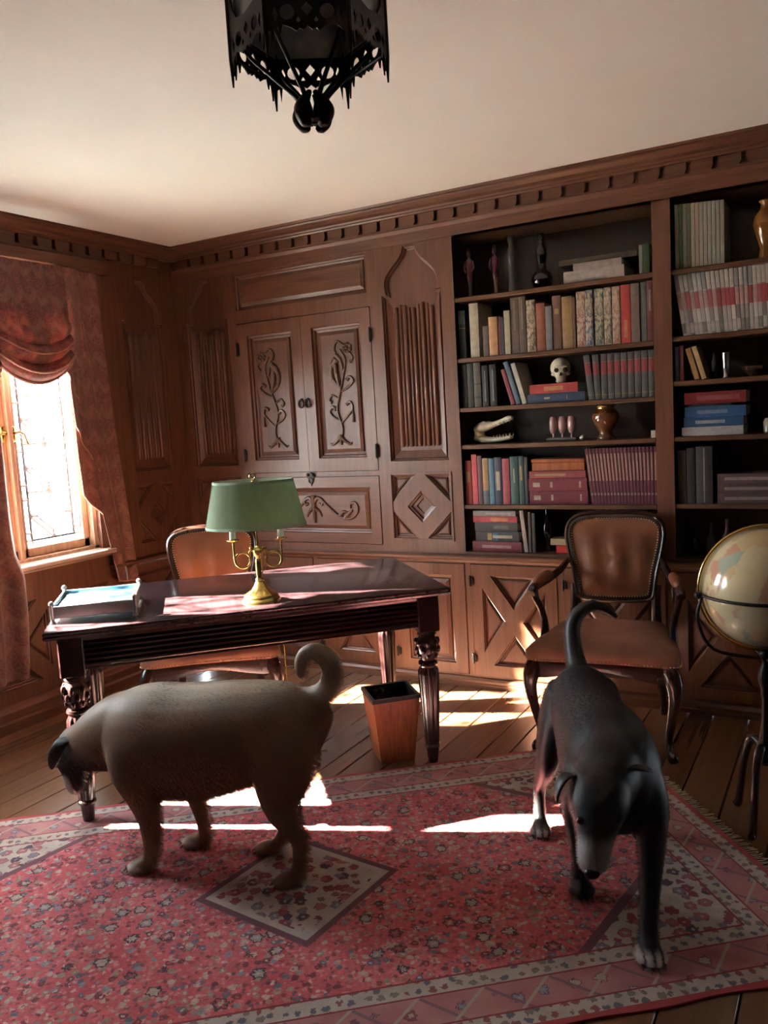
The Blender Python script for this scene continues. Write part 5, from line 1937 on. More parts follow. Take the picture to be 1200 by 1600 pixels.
L2 += [([(-0.255, 0.055, 0.50, 0.062, 0.092), (-0.275, 0.080, 0.42, 0.056, 0.095), (-0.265, 0.092, 0.33, 0.046, 0.072), (-0.270, 0.094, 0.26, 0.035, 0.046), (-0.320, 0.092, 0.200, 0.024, 0.032), (-0.360, 0.090, 0.155, 0.021, 0.027), (-0.352, 0.088, 0.10, 0.019, 0.021), (-0.340, 0.088, 0.05, 0.021, 0.021), (-0.328, 0.088, 0.026 + ZR, 0.023, 0.020)], 4)]
L2 += paw(-0.315, 0.088, ZR, 0.0)
tail2 = [(-0.315, 0, 0.545, 0.034, 0.034), (-0.350, -0.004, 0.575, 0.033, 0.034), (-0.385, -0.008, 0.630, 0.029, 0.030), (-0.412, -0.002, 0.690, 0.026, 0.026), (-0.425, 0.028, 0.735, 0.024, 0.024), (-0.428, 0.075, 0.752, 0.021, 0.021), (-0.425, 0.120, 0.735, 0.017, 0.017), (-0.42, 0.155, 0.705, 0.010, 0.010)]
L2 += [(tail2, 5)]
me = organic(L2, 0.0075, 11)


def col2(co):
    x, y, z = co[:, 0], co[:, 1], co[:, 2]
    c = np.tile(np.array([0.0065, 0.0085, 0.0135]), (len(x), 1))
    mz = sm(0.462, 0.482, x) * sm(0.40, 0.36, z) * (z > 0.25)
    c = mixc(c, (0.36, 0.36, 0.38), mz * np.where(y < -0.095, 1.0, 0.5))
    c = mixc(c, (0.10, 0.075, 0.055), sm(0.32, 0.25, z) * sm(0.30, 0.34, z * 0 + x) * (x < 0.36) * (np.abs(y) < 0.05) * 0.7)
    yy = np.where(x > 0.3, y - 0.054, y + 0.157) / 1.1
    gap = np.minimum(np.minimum(np.abs(yy), np.abs(yy - 0.021)), np.abs(yy + 0.021))
    ft = sm(0.052, 0.036, z) * sm(0.0018, 0.0045, gap) * (np.where(x > 0.3, x > 0.40, np.where(x > 0, x > 9, x > -0.25)))
    c = mixc(c, (0.62, 0.58, 0.54), ft)
    c = mixc(c, (0.05, 0.047, 0.045), sm(0.20, 0.12, z) * (x < -0.2) * (y < 0) * 0.6)
    return c


finish(me, 'body', 'fur_black', col2, dog2)
BK = (0.008, 0.009, 0.013)
ear([((0.375, -0.108, 0.490), (0.020, 0.0, 0.012), (0.004, -0.006, 0.004)), ((0.380, -0.138, 0.497), (0.030, 0.0, 0.004), (0.002, -0.004, 0.008)), ((0.392, -0.162, 0.482), (0.032, 0.0, -0.006), (0.002, -0.008, 0.004)), ((0.402, -0.172, 0.455), (0.022, 0.0, -0.008), (0, -0.007, 0)), ((0.408, -0.170, 0.435), (0.006, 0, -0.003), (0, -0.003, 0))], dog2, 'fur_black', BK)
ear([((0.362, -0.005, 0.497), (0.020, 0.0, 0.012), (0.004, 0.006, 0.004)), ((0.362, 0.026, 0.505), (0.028, 0.004, 0.006), (0.002, 0.003, 0.008)), ((0.355, 0.056, 0.500), (0.026, 0.008, 0.0), (0.002, 0.004, 0.006)), ((0.345, 0.078, 0.490), (0.016, 0.006, -0.002), (0, 0.004, 0.004)), ((0.338, 0.090, 0.484), (0.004, 0.002, 0), (0, 0.002, 0.002))], dog2, 'fur_black', BK)
MB().ell((0.519, -0.103, 0.303), (0.014, 0.020, 0.016), 12, 8).build('nose', 'nose', dog2, 80)
for s in (1, -1):
    MB().ell((0.476, -0.079 + s * 0.042, 0.418), 0.0115, 12, 8).build('eye', 'eye', dog2, 80)
for (x, y, a_, s_) in ((0.420, 0.054, 0, 1.1), (0.120, -0.076, 0, 1), (-0.240, -0.157, -0.1, 1), (-0.315, 0.088, 0, 1)):
    claws(x, y, ZR, a_, s_, dog2)

# ------------------------------------------------------------------ books
# one book: Empty at its foot, cover (rounded spine + two boards), page block, optional gilt or label bands on the spine


def book(label, w, h, d, col, loc, rot=(0, 0, 0), mat='book', bands=(), group=None, name='book', page=None):
    t = thing(name, label, 'book', loc, 0, group)
    t.rotation_euler = rot
    c = 0.0028 if w > 0.012 else 0.0012
    mb = MB()
    # spine: slightly rounded strip at y = 0, boards run back to y = d
    arc = [(-w / 2 + w * k / 6, -0.05 * w * (1 - ((k - 3) / 3) ** 2)) for k in range(7)]
    outer = arc + [(w / 2, d), (w / 2 - c, d), (w / 2 - c, c * 1.2), (-w / 2 + c, c * 1.2), (-w / 2 + c, d), (-w / 2, d)]
    tri = tessellate_polygon([[Vector((a, b, 0)) for a, b in outer]])
    n = len(outer)
    vs = [(a, b, 0) for a, b in outer] + [(a, b, h) for a, b in outer]
    fs = []
    for a, b, c_ in tri:
        pa, pb, pc = outer[a], outer[b], outer[c_]
        ar = (pb[0] - pa[0]) * (pc[1] - pa[1]) - (pb[1] - pa[1]) * (pc[0] - pa[0])
        q = (a, b, c_) if ar > 0 else (a, c_, b)
        fs.append(tuple(i + n for i in q))
        fs.append(q[::-1])
    for j in range(n):
        fs.append((j, (j + 1) % n, n + (j + 1) % n, n + j))
    mb.add(vs, fs)
    cv = mb.build('cover', mat, t, color=col)
    MB().box(-w / 2 + c, w / 2 - c, c * 1.2, d - 0.004, 0.003, h - 0.004).build('pages', 'paper', t)
    for (z0, z1, bc, wf) in bands:
        e = 0.0006
        bm_ = MB()
        half = wf * w / 2
        arcb = [(-half + 2 * half * k / 6) for k in range(7)]
        y_at = lambda x: -0.05 * w * (1 - (2 * x / w) ** 2)
        vs = [(x, y_at(x) - e, h * z0) for x in arcb] + [(x, y_at(x) - e, h * z1) for x in arcb] + [(x, y_at(x) + e, h * z0) for x in arcb] + [(x, y_at(x) + e, h * z1) for x in arcb]
        fs = []
        for k in range(6):
            fs.append((k, k + 1, 7 + k + 1, 7 + k))
        fs += [(0, 7, 21, 14), (6, 20, 27, 13)]
        bm_.add(vs, fs)
        bm_.build('spine_band', 'book', cv, color=bc)
    return t


GOLD = (0.42, 0.28, 0.10)
CRM_ = (0.50, 0.42, 0.30)


def stand(u0, u1, shelf, top, col, label, d=0.19, y=0.03, bands=(), mat='book', lean=0.0, group=None, jit=0.0):
    w = (u1 - u0) - 0.0015
    h = top - shelf
    return book(label, w, h / math.cos(lean) if lean else h, d, col, ((u0 + u1) / 2, y, shelf + 0.0005), (0, lean, 0), mat, bands, group)


def lying(u0, u1, z0, z1, col, label, y=0.03, d=0.20, bands=(), mat='book', group=None, rz=0.0):
    """book lying flat, spine to the room: thickness along z, its height along x"""
    w = (z1 - z0) - 0.0010
    # local x (thickness) -> world z, local z (height) -> world -x ... rotate about y by -90 deg
    t = book(label, w, u1 - u0, d, col, (u1, y, (z0 + z1) / 2 + 0.0006), (0, -PI / 2, 0), mat, bands, group)
    t.rotation_euler = (0, -PI / 2, 0)
    return t


ORD = ['first', 'second', 'third', 'fourth', 'fifth', 'sixth', 'seventh', 'eighth', 'ninth', 'tenth', 'eleventh', 'twelfth', 'thirteenth', 'fourteenth', 'fifteenth', 'sixteenth', 'seventeenth', 'eighteenth', 'nineteenth', 'twentieth', 'twenty-first', 'twenty-second']
S1, S2, S3, S4, S5, S6 = 2.038, 1.733, 1.480, 1.288, 0.976, 0.727
# second shelf, a full row
row2 = [
    (1.899, 1.938, 1.975, (0.03, 0.045, 0.04), 'dark green banded book at the left end of the full book row', [(0.72, 0.9, (0.10, 0.13, 0.11), 0.96), (0.62, 0.64, GOLD, 0.96)], 'book'),
    (1.962, 2.012, 2.005, (0.56, 0.49, 0.38), 'tall thick cream spine in the full book row below the figurines', [], 'book'),
    (2.032, 2.063, 1.885, (0.13, 0.10, 0.085), 'short grey brown book between cream and orange spines', [], 'book'),
    (2.067, 2.114, 1.925, (0.62, 0.34, 0.16), 'pale orange book in the full row, shorter than its neighbours', [], 'book'),
    (2.115, 2.131, 1.925, (0.16, 0.03, 0.03), 'thin dark red book touching the pale orange one', [], 'book'),
    (2.132, 2.149, 1.918, (0.03, 0.035, 0.07), 'thin dark blue book left of a thin cream spine', [], 'book'),
    (2.151, 2.182, 1.948, (0.55, 0.50, 0.33), 'thin pale yellow spine left of the brown ribbed volumes', [], 'book'),
    (2.184, 2.226, 2.006, (0.13, 0.085, 0.06), 'tall brown volume with a pale label, left of the ribbed pair', [(0.42, 0.95, (0.20, 0.16, 0.12), 0.3), (0.08, 0.38, (0.17, 0.10, 0.085), 0.96)], 'book'),
    (2.228, 2.266, 2.006, (0.15, 0.10, 0.075), 'tall brown volume with a pale label, right of the ribbed pair', [(0.42, 0.95, (0.24, 0.19, 0.15), 0.25), (0.08, 0.38, (0.17, 0.11, 0.09), 0.96)], 'book'),
    (2.267, 2.313, 1.985, (0.11, 0.065, 0.05), 'dark brown speckled book left of the rust red one', [(0.7, 0.72, GOLD, 0.9), (0.45, 0.47, GOLD, 0.9), (0.2, 0.22, GOLD, 0.9)], 'book_marbled'),
    (2.316, 2.361, 1.965, (0.36, 0.10, 0.055), 'rust red book in the middle of the full row', [], 'book'),
    (2.364, 2.398, 1.945, (0.20, 0.19, 0.20), 'slate grey book right of the rust red one', [], 'book'),
    (2.399, 2.442, 1.990, (0.20, 0.085, 0.06), 'brown red book with gilt stamp left of the tan volume', [(0.66, 0.76, GOLD, 0.5)], 'book'),
    (2.446, 2.498, 1.980, (0.40, 0.24, 0.10), 'broad plain tan volume in the full book row', [], 'book'),
    (2.499, 2.514, 1.972, (0.20, 0.09, 0.06), 'thin reddish brown book right of the tan volume', [], 'book'),
    (2.517, 2.559, 1.995, (0.24, 0.085, 0.075), 'marbled red brown spine, first of the ornate spines', [], 'book_marbled'),
    (2.561, 2.598, 1.997, (0.04, 0.06, 0.13), 'marbled navy spine in the full book row', [], 'book_marbled'),
    (2.603, 2.646, 1.998, (0.06, 0.10, 0.085), 'marbled green spine in the full book row', [], 'book_marbled'),
    (2.649, 2.685, 1.998, (0.14, 0.10, 0.075), 'marbled cream and brown spine right of the green one', [], 'book_marbled'),
    (2.687, 2.724, 1.998, (0.28, 0.11, 0.085), 'marbled reddish spine left of the bright red book', [], 'book_marbled'),
    (2.727, 2.772, 2.000, (0.55, 0.05, 0.05), 'bright red book with gilt triangle in the full row', [(0.1, 0.4, (0.62, 0.25, 0.12), 0.4)], 'book'),
    (2.774, 2.814, 2.000, (0.22, 0.15, 0.12), 'grey brown book right of the bright red one', [], 'book'),
    (2.817, 2.844, 2.002, (0.14, 0.17, 0.15), 'grey green book near the right end of the full row', [], 'book'),
    (2.846, 2.876, 2.004, (0.20, 0.045, 0.06), 'maroon book at the right end of the full row', [(0.5, 0.85, (0.4, 0.3, 0.28), 0.35)], 'book'),
]
for u0, u1, top, col, lab, bands, mt in row2:
    stand(u0, u1, S2, top, col, lab, bands=bands, mat=mt, y=0.03 + 0.004 * math.sin(u0 * 90))

# third shelf
for u0, u1, top, col, lab, bands in [
    (1.899, 1.934, 1.702, (0.012, 0.013, 0.013), 'black book at the left end of the skull shelf', []),
    (1.936, 1.970, 1.705, (0.035, 0.035, 0.025), 'very dark olive book on the skull shelf', []),
    (1.972, 2.012, 1.706, (0.10, 0.085, 0.06), 'olive brown banded book on the skull shelf', [(0.2, 0.24, (0.03, 0.03, 0.02), 0.96), (0.5, 0.54, (0.03, 0.03, 0.02), 0.96)]),
    (2.018, 2.052, 1.688, (0.012, 0.012, 0.014), 'black book with one grey stripe, left of the striped pair', [(0.12, 0.88, (0.22, 0.23, 0.25), 0.22)]),
    (2.060, 2.096, 1.690, (0.012, 0.012, 0.014), 'black book with one grey stripe, right of the striped pair', [(0.12, 0.88, (0.22, 0.23, 0.25), 0.22)]),
]:
    stand(u0, u1, S3, top, col, lab, bands=bands)
for ub, ut, w, ztop, col, lab in [(2.185, 2.135, 0.020, 1.662, (0.33, 0.05, 0.07), 'crimson book leaning left on the skull shelf'),
                                  (2.215, 2.152, 0.024, 1.698, (0.10, 0.16, 0.22), 'blue grey book leaning left between crimson and white ones'),
                                  (2.246, 2.190, 0.022, 1.688, (0.62, 0.57, 0.50), 'white book leaning left beside the stack with the skull')]:
    h = ztop - S3
    lean = -math.atan2(ub - ut, h)
    b_ = book(lab, w, h / math.cos(lean) - 0.004, 0.19, col, (ub - w * 0.2, 0.03, S3 + 0.5 * w * abs(math.sin(lean)) + 0.0005), (0, lean, 0))
lying(2.258, 2.548, S3, S3 + 0.046, (0.035, 0.06, 0.13), 'blue book lying under the red one below the skull', bands=[(0.3, 0.31, CRM_, 0.5), (0.6, 0.7, CRM_, 0.2)])
lying(2.272, 2.514, S3 + 0.046, S3 + 0.092, (0.55, 0.055, 0.045), 'red book lying directly under the skull', bands=[(0.3, 0.7, (0.60, 0.26, 0.10), 0.45)])
for k in range(10):
    u0 = 2.565 + k * 0.0312
    lean = -0.10 if k == 0 else (-0.05 if k == 1 else 0.0)
    stand(u0, u0 + 0.0306, S3 + (0.002 if lean else 0), 1.692, (0.085, 0.082, 0.08), 'grey volume with red title band, %s from the left in the set beside the skull' % ORD[k], lean=lean, bands=[(0.55, 0.82, (0.28, 0.035, 0.04), 0.97), (0.83, 0.84, GOLD, 0.9), (0.1, 0.11, GOLD, 0.9)],
          group='uniform set of grey volumes with red bands', d=0.2)

# fifth shelf
for u0, u1, top, col, lab, bands in [
    (1.899, 1.936, 1.205, (0.42, 0.06, 0.055), 'red book with gilt circle at the left end of the red shelf', [(0.5, 0.75, GOLD, 0.55)]),
    (1.938, 1.969, 1.236, (0.66, 0.09, 0.11), 'bright pinkish red book, tallest of the left group', []),
    (1.971, 1.996, 1.228, (0.14, 0.05, 0.06), 'dark maroon book between red and gold spines', []),
    (1.998, 2.031, 1.215, (0.45, 0.26, 0.11), 'orange gold patterned spine left of the blue book', [(0.0, 0.3, (0.12, 0.14, 0.16), 0.97)]),
    (2.033, 2.062, 1.213, (0.10, 0.22, 0.32), 'plain blue book in the left group of the red shelf', []),
    (2.064, 2.105, 1.218, (0.04, 0.045, 0.08), 'navy book with a cream label in the left group', [(0.3, 0.7, CRM_, 0.5)]),
    (2.107, 2.147, 1.210, (0.42, 0.065, 0.085), 'crimson cloth book left of the dark green ones', []),
    (2.150, 2.194, 1.220, (0.025, 0.09, 0.08), 'dark green book with white title', [(0.45, 0.75, CRM_, 0.15)]),
    (2.196, 2.224, 1.220, (0.02, 0.06, 0.055), 'thin dark green book with gold stripe', [(0.5, 0.8, GOLD, 0.4)]),
    (2.226, 2.244, 1.215, (0.02, 0.022, 0.025), 'thin black book left of the crimson stack', []),
]:
    stand(u0, u1, S5, top, col, lab, bands=bands, d=0.18)
z = S5
lying(2.250, 2.548, z, z + 0.066, (0.20, 0.012, 0.03), 'crimson volume with white lettering, lowest of the stack of three', bands=[(0.80, 0.92, CRM_, 0.35), (0.58, 0.62, CRM_, 0.45), (0.10, 0.13, CRM_, 0.5)])
lying(2.247, 2.545, z + 0.066, z + 0.130, (0.22, 0.014, 0.032), 'crimson volume with white lettering, middle of the stack of three', bands=[(0.80, 0.92, CRM_, 0.35), (0.58, 0.62, CRM_, 0.45), (0.10, 0.13, CRM_, 0.5)])
lying(2.252, 2.540, z + 0.130, z + 0.166, (0.30, 0.045, 0.05), 'thin reddish volume with gilt title on top of the crimson stack', bands=[(0.35, 0.9, GOLD, 0.35)])
box_ = thing('wooden_box', 'flat reddish brown wooden box on top of the crimson book stack', 'box', (2.40, 0.12, z + 0.1668))
MB().box(-0.135, 0.135, -0.085, 0.085, 0.0, 0.042, bev=0.003).build('box_body', 'basket_wood', box_)
MB().box(-0.138, 0.138, -0.088, 0.088, 0.042, 0.060, bev=0.004).build('lid', 'basket_wood', box_)
n = 20
for k in range(n):
    ub = 2.578 + k * (0.297 / (n - 1))
    lean = -0.105 * (1 - k / (n - 1)) ** 0.8
    w = 0.0143
    h = 0.272
    zf = S5 + 0.5 * w * abs(math.sin(lean)) + 0.0004
    book('slim maroon volume with pale upper spine, %s from the left in the leaning set' % ORD[k], w, h, 0.2, (0.14, 0.014, 0.03), (ub - 0.004, 0.03, zf), (0, lean, 0), 'book',
         [(0.42, 0.90, (0.42, 0.22, 0.17), 0.55), (0.16, 0.20, (0.42, 0.25, 0.2), 0.7)], 'uniform set of slim maroon volumes')

# bottom shelf
z = S6
for (z0, z1, a, b, col, lab, bands) in [
    (0.0, 0.052, 1.925, 2.196, (0.22, 0.02, 0.035), 'crimson book with pale lettering at the bottom of the lowest shelf stack', [(0.2, 0.8, (0.42, 0.25, 0.25), 0.3)]),
    (0.052, 0.105, 1.945, 2.185, (0.045, 0.042, 0.045), 'black book with yellow and blue cover marks in the lowest shelf stack', [(0.15, 0.6, CRM_, 0.3), (0.62, 0.72, (0.45, 0.32, 0.10), 0.7), (0.48, 0.60, (0.05, 0.16, 0.36), 0.8)]),
    (0.105, 0.152, 1.943, 2.178, (0.055, 0.05, 0.048), 'dark grey book above the black one in the lowest shelf stack', [(0.2, 0.55, (0.13, 0.14, 0.11), 0.4)]),
    (0.152, 0.185, 1.935, 2.178, (0.50, 0.055, 0.06), 'red and orange book second from the top of the lowest shelf stack', [(0.2, 0.6, (0.62, 0.22, 0.09), 0.6)]),
    (0.185, 0.214, 1.935, 2.170, (0.28, 0.24, 0.23), 'grey magazine bundle on top of the lowest shelf stack', [(0.1, 0.7, (0.42, 0.36, 0.35), 0.4)]),
]:
    lying(a, b, z + z0, z + z1, col, lab, bands=bands)
lean = -0.10
book('pale grey pink book leaning beside the lowest shelf stack', 0.02, 0.215, 0.18, (0.40, 0.31, 0.28), (2.222, 0.03, S6 + 0.0025), (0, lean, 0))
stand(2.236, 2.25, S6, 0.935, (0.10, 0.06, 0.045), 'thin brown book standing behind the dark glass bottle')
stand(2.255, 2.272, S6, 0.93, (0.03, 0.022, 0.02), 'thin black book left of the dark glass bottle')


def vessel(name, label, prof, loc, col, mat='glaze', seg=28, cat=None, foot=None, group=None):
    t = thing(name, label, cat or name.split('_')[-1], (loc[0], loc[1], loc[2] + 0.0005), 0, group)
    cut = max(2, int(len(prof) * 0.55))
    MB().lathe(prof[:cut], seg).build('body', mat, t, 60, color=col)
    MB().lathe(prof[cut - 1:], seg).build('neck', mat, t, 60, color=foot or col)
    return t


vessel('glass_bottle', 'slender black glass bottle on the lowest shelf left of the armchair', [(0.014, 0), (0.016, 0.006), (0.007, 0.03), (0.008, 0.05), (0.026, 0.09), (0.030, 0.11), (0.020, 0.15), (0.008, 0.18), (0.004, 0.225)], (2.315, 0.09, S6), (0.012, 0.012, 0.014))
bx = MB().box(0, 0.075, 0, 0.10, 0, 0.038, bev=0.002).build('card_box', 'book_gloss', None, color=(0.60, 0.05, 0.045))
bx.location = (2.375, 0.04, S6 + 0.0005)
tag(bx, 'small bright red box on the lowest shelf beside the armchair', 'box')
bx = MB().box(0, 0.085, 0, 0.09, 0, 0.033, bev=0.002).build('card_box', 'book_gloss', None, color=(0.50, 0.38, 0.22))
bx.location = (2.345, 0.045, S6 + 0.0395)
tag(bx, 'small cream and yellow box lying on the red box', 'box')
rb = random.Random(11)
for k, (cc, nm) in enumerate([((0.30, 0.06, 0.06), 'dark red'), ((0.30, 0.30, 0.28), 'grey'), ((0.16, 0.20, 0.13), 'olive'), ((0.45, 0.42, 0.36), 'ivory'), ((0.02, 0.02, 0.03), 'black'), ((0.08, 0.14, 0.28), 'blue'), ((0.45, 0.06, 0.05), 'scarlet')]):
    u0 = 2.545 + k * 0.046
    stand(u0, u0 + 0.040, S6, 0.938 + rb.uniform(-.012, .006), cc, '%s book on the lowest shelf, its top showing over the armchair back' % nm, d=0.17)

# ------------------------------------------------------------------ things on the shelves
# top shelf: figurines and vases


def figurine(label, u, h, col, col2):
    t = thing('carved_figurine', label, 'figurine', (u, 0.08, S1 + 0.0006))
    k = h / 0.25
    MB().lathe([(0.016, 0), (0.017, 0.01), (0.010, 0.018), (0.009, 0.05), (0.012, 0.075), (0.014, 0.085)], 16, sy=0.8).lathe([(0.013, 0.08), (0.011, 0.084)], 16).build('base', 'glaze', t, 60, color=col2)
    mb = MB().lathe([(0.012, 0.084 * k), (0.018, 0.10 * k), (0.017, 0.135 * k), (0.021, 0.165 * k), (0.022, 0.185 * k), (0.012, 0.198 * k), (0.008, 0.206 * k)], 18, sy=0.75)
    for s in (-1, 1):
        mb.tube([(s * 0.021, 0, 0.185 * k), (s * 0.028, -0.006, 0.15 * k), (s * 0.016, -0.016, 0.125 * k)], [0.007, 0.006, 0.005], 8)
    mb.build('torso', 'glaze', t, 60, color=col)
    mb = MB().ell((0, -0.002, 0.222 * k), (0.013, 0.014, 0.020), 14, 10).ell((0, 0, 0.242 * k), (0.009, 0.009, 0.012), 10, 8)
    mb.build('head', 'glaze', t, 60, color=col)
    return t


figurine('dark red carved figurine, the left one on the top shelf', 1.955, 0.25, (0.085, 0.018, 0.028), (0.10, 0.06, 0.05))
figurine('dark red carved figurine with amber foot, the right one on the top shelf', 2.096, 0.245, (0.075, 0.016, 0.025), (0.16, 0.075, 0.025))
vessel('stone_vase', 'tall slim grey green stone vase on the top shelf', [(0.022, 0), (0.021, 0.01), (0.017, 0.06), (0.020, 0.13), (0.026, 0.18), (0.024, 0.205), (0.014, 0.225), (0.015, 0.24), (0.022, 0.262), (0.016, 0.275)], (2.187, 0.08, S1), (0.065, 0.068, 0.06), 'book_gloss')
vessel('ceramic_vase', 'glossy black vase with a round bulb and long neck on the top shelf', [(0.03, 0), (0.046, 0.015), (0.053, 0.045), (0.046, 0.072), (0.024, 0.09), (0.020, 0.12), (0.027, 0.16), (0.026, 0.19), (0.015, 0.215), (0.013, 0.235), (0.020, 0.262), (0.017, 0.266)], (2.335, 0.09, S1), (0.008, 0.009, 0.010))
lying(2.462, 2.748, S1, S1 + 0.056, (0.55, 0.47, 0.42), 'thick white album lying lowest on the top shelf', y=0.03, d=0.22)
lying(2.508, 2.735, S1 + 0.056, S1 + 0.090, (0.46, 0.37, 0.34), 'pinkish white book on the thick white album', y=0.035)
lying(2.432, 2.800, S1 + 0.090, S1 + 0.118, (0.13, 0.085, 0.06), 'long dark brown book topping the white albums', y=0.06, d=0.2)
stand(2.815, 2.832, S1, 2.168, (0.26, 0.27, 0.22), 'pale thin book at the right end of the top shelf', d=0.15)
stand(2.833, 2.862, S1, 2.172, (0.045, 0.09, 0.035), 'green book at the right end of the top shelf', d=0.15)

# skull
sk = thing('skull', 'human skull resting on the red book', 'skull', (2.405, 0.115, S3 + 0.0925), math.radians(18))
me_l = [('ell', ((0, 0.012, 0.078), (0.050, 0.062, 0.050), None)), ('ell', ((0, -0.030, 0.062), (0.040, 0.032, 0.042), None)), ('ell', ((0, -0.040, 0.034), (0.027, 0.022, 0.024), None)), ('ell', ((0, -0.030, 0.012), (0.026, 0.026, 0.012), None)),
        ('ell', ((0.034, -0.030, 0.046), (0.014, 0.022, 0.009), None)), ('ell', ((-0.034, -0.030, 0.046), (0.014, 0.022, 0.009), None)), ('ell', ((0, -0.052, 0.078), (0.036, 0.010, 0.010), None))]
sme = organic(me_l, 0.0035, 3)
sme.name = 'cranium'
sme.materials.clear()
sme.materials.append(M['bone'])
sme.polygons.foreach_set('use_smooth', [True] * len(sme.polygons))
so = bpy.data.objects.new('cranium', sme)
COL.objects.link(so)
so.parent = sk
for s in (-1, 1):
    MB().ell((s * 0.020, -0.056, 0.064), (0.0125, 0.008, 0.0115), 14, 10).build('eye_socket', 'socket_shade', sk, 80)  # solid dark ellipsoid in place of a shaded hollow
MB().prism([(-0.008, 0.036), (0.008, 0.036), (0.003, 0.053), (-0.003, 0.053)], 0.058, 0.0655, FB).build('nose_hole', 'socket_shade', sk)
for k in range(8):
    A = (k - 3.5) * 0.2
    MB().box(-0.0028, 0.0028, -0.003, 0.003, 0.014, 0.026, Matrix.Translation((0.027 * math.sin(A), -0.030 - 0.030 * math.cos(A), 0)) @ Matrix.Rotation(A, 4, 'Z'), bev=0.001).build('tooth', 'bone', sk)

# crocodile skull, jaws open
ck = thing('reptile_skull', 'open jawed reptile skull with teeth on the shelf above the red books', 'skull', (2.05, 0.10, S4 + 0.0006), math.radians(-14))
ju = [(-0.115, 0, 0.070, 0.034, 0.022), (-0.08, 0, 0.086, 0.040, 0.028), (-0.04, 0, 0.092, 0.034, 0.022), (0.0, 0, 0.100, 0.025, 0.014), (0.05, 0, 0.114, 0.021, 0.012), (0.09, 0, 0.126, 0.022, 0.014), (0.112, 0, 0.128, 0.012, 0.008)]
jl = [(-0.115, 0, 0.036, 0.034, 0.026), (-0.07, 0, 0.022, 0.036, 0.018), (-0.01, 0, 0.018, 0.030, 0.014), (0.05, 0, 0.022, 0.023, 0.011), (0.095, 0, 0.028, 0.019, 0.010), (0.108, 0, 0.030, 0.010, 0.006)]
for nm, pts in (('upper_jaw', ju), ('lower_jaw', jl)):
    m2 = organic([(pts, 5)] + ([('ell', ((-0.10, 0.0, 0.055), (0.022, 0.036, 0.034), None))] if nm == 'lower_jaw' else [('ell', ((-0.055, 0.022, 0.108), (0.016, 0.010, 0.010), None)), ('ell', ((-0.055, -0.022, 0.108), (0.016, 0.010, 0.010), None))]), 0.004, 3)
    m2.name = nm
    m2.materials.clear()
    m2.materials.append(M['bone'])
    m2.polygons.foreach_set('use_smooth', [True] * len(m2.polygons))
    o2 = bpy.data.objects.new(nm, m2)
    COL.objects.link(o2)
    o2.parent = ck
    mb = MB()
    for i in range(7):
        q = i / 6
        x = lerp(-0.02, 0.10, q)
        for s in (-1, 1):
            if nm == 'upper_jaw':
                zz = 0.092 + (x + 0.02) * 0.26
                mb.tube([(x, s * 0.018, zz), (x, s * 0.019, zz - 0.012 - 0.004 * (i % 2))], [0.0032, 0.0006], 6)
            else:
                zz = 0.028 + max(0, x) * 0.08
                mb.tube([(x, s * 0.018, zz), (x, s * 0.019, zz + 0.012 + 0.004 * (i % 2))], [0.0032, 0.0006], 6)
    mb.build('teeth', 'bone', o2, 60)

# three pink candles on a tray
cs = thing('candle_stand', 'low tray with three pink pillar shades on the shelf left of the urn', 'candle holder', (2.413, 0.09, S4 + 0.0006))
MB().box(-0.078, 0.078, -0.03, 0.03, 0.004, 0.016, bev=0.004).build('tray', 'pewter', cs, 30)
for s in (-1, 1):
    MB().ell((s * 0.06, 0, 0.004), (0.012, 0.02, 0.004), 10, 6).build('foot', 'pewter', cs, 60)
for k in (-1, 0, 1):
    c_ = MB().lathe([(0.006, 0.016), (0.006, 0.036), (0.014, 0.040), (0.020, 0.060), (0.020, 0.095), (0.016, 0.118), (0.012, 0.122)], 18, (k * 0.047, 0, 0)).build('pink_candle', 'glaze', cs, 60, color=(0.52, 0.30, 0.28))
# urn
ur = thing('bronze_urn', 'round bronze brown urn on the shelf above the maroon set', 'urn', (2.625, 0.10, S4 + 0.0006))
MB().lathe([(0.040, 0), (0.043, 0.010), (0.034, 0.020), (0.030, 0.034), (0.044, 0.056), (0.061, 0.086), (0.067, 0.108), (0.062, 0.126)], 32).build('body', 'glaze', ur, 60, color=(0.22, 0.085, 0.032))
MB().lathe([(0.062, 0.126), (0.052, 0.138), (0.043, 0.144), (0.042, 0.151), (0.050, 0.162), (0.046, 0.164), (0.036, 0.151)], 32, cap=False).build('rim', 'brass', ur, 60)
ib = MB().lathe([(0.006, 0), (0.016, 0.004), (0.02, 0.014), (0.012, 0.024), (0.004, 0.028)], 14).build('metal_knob', 'pewter', None, 60)
ib.location = (2.52, 0.07, S4 + 0.0005)
tag(ib, 'tiny dark metal bell between the candles and the urn', 'bell')
cb = MB().box(-0.012, 0.012, -0.012, 0.012, 0, 0.035, bev=0.003).build('small_block', 'bone', None, 30)
cb.location = (2.862, 0.05, S4 + 0.0003)
tag(cb, 'small pale block at the right end of the urn shelf', 'ornament')

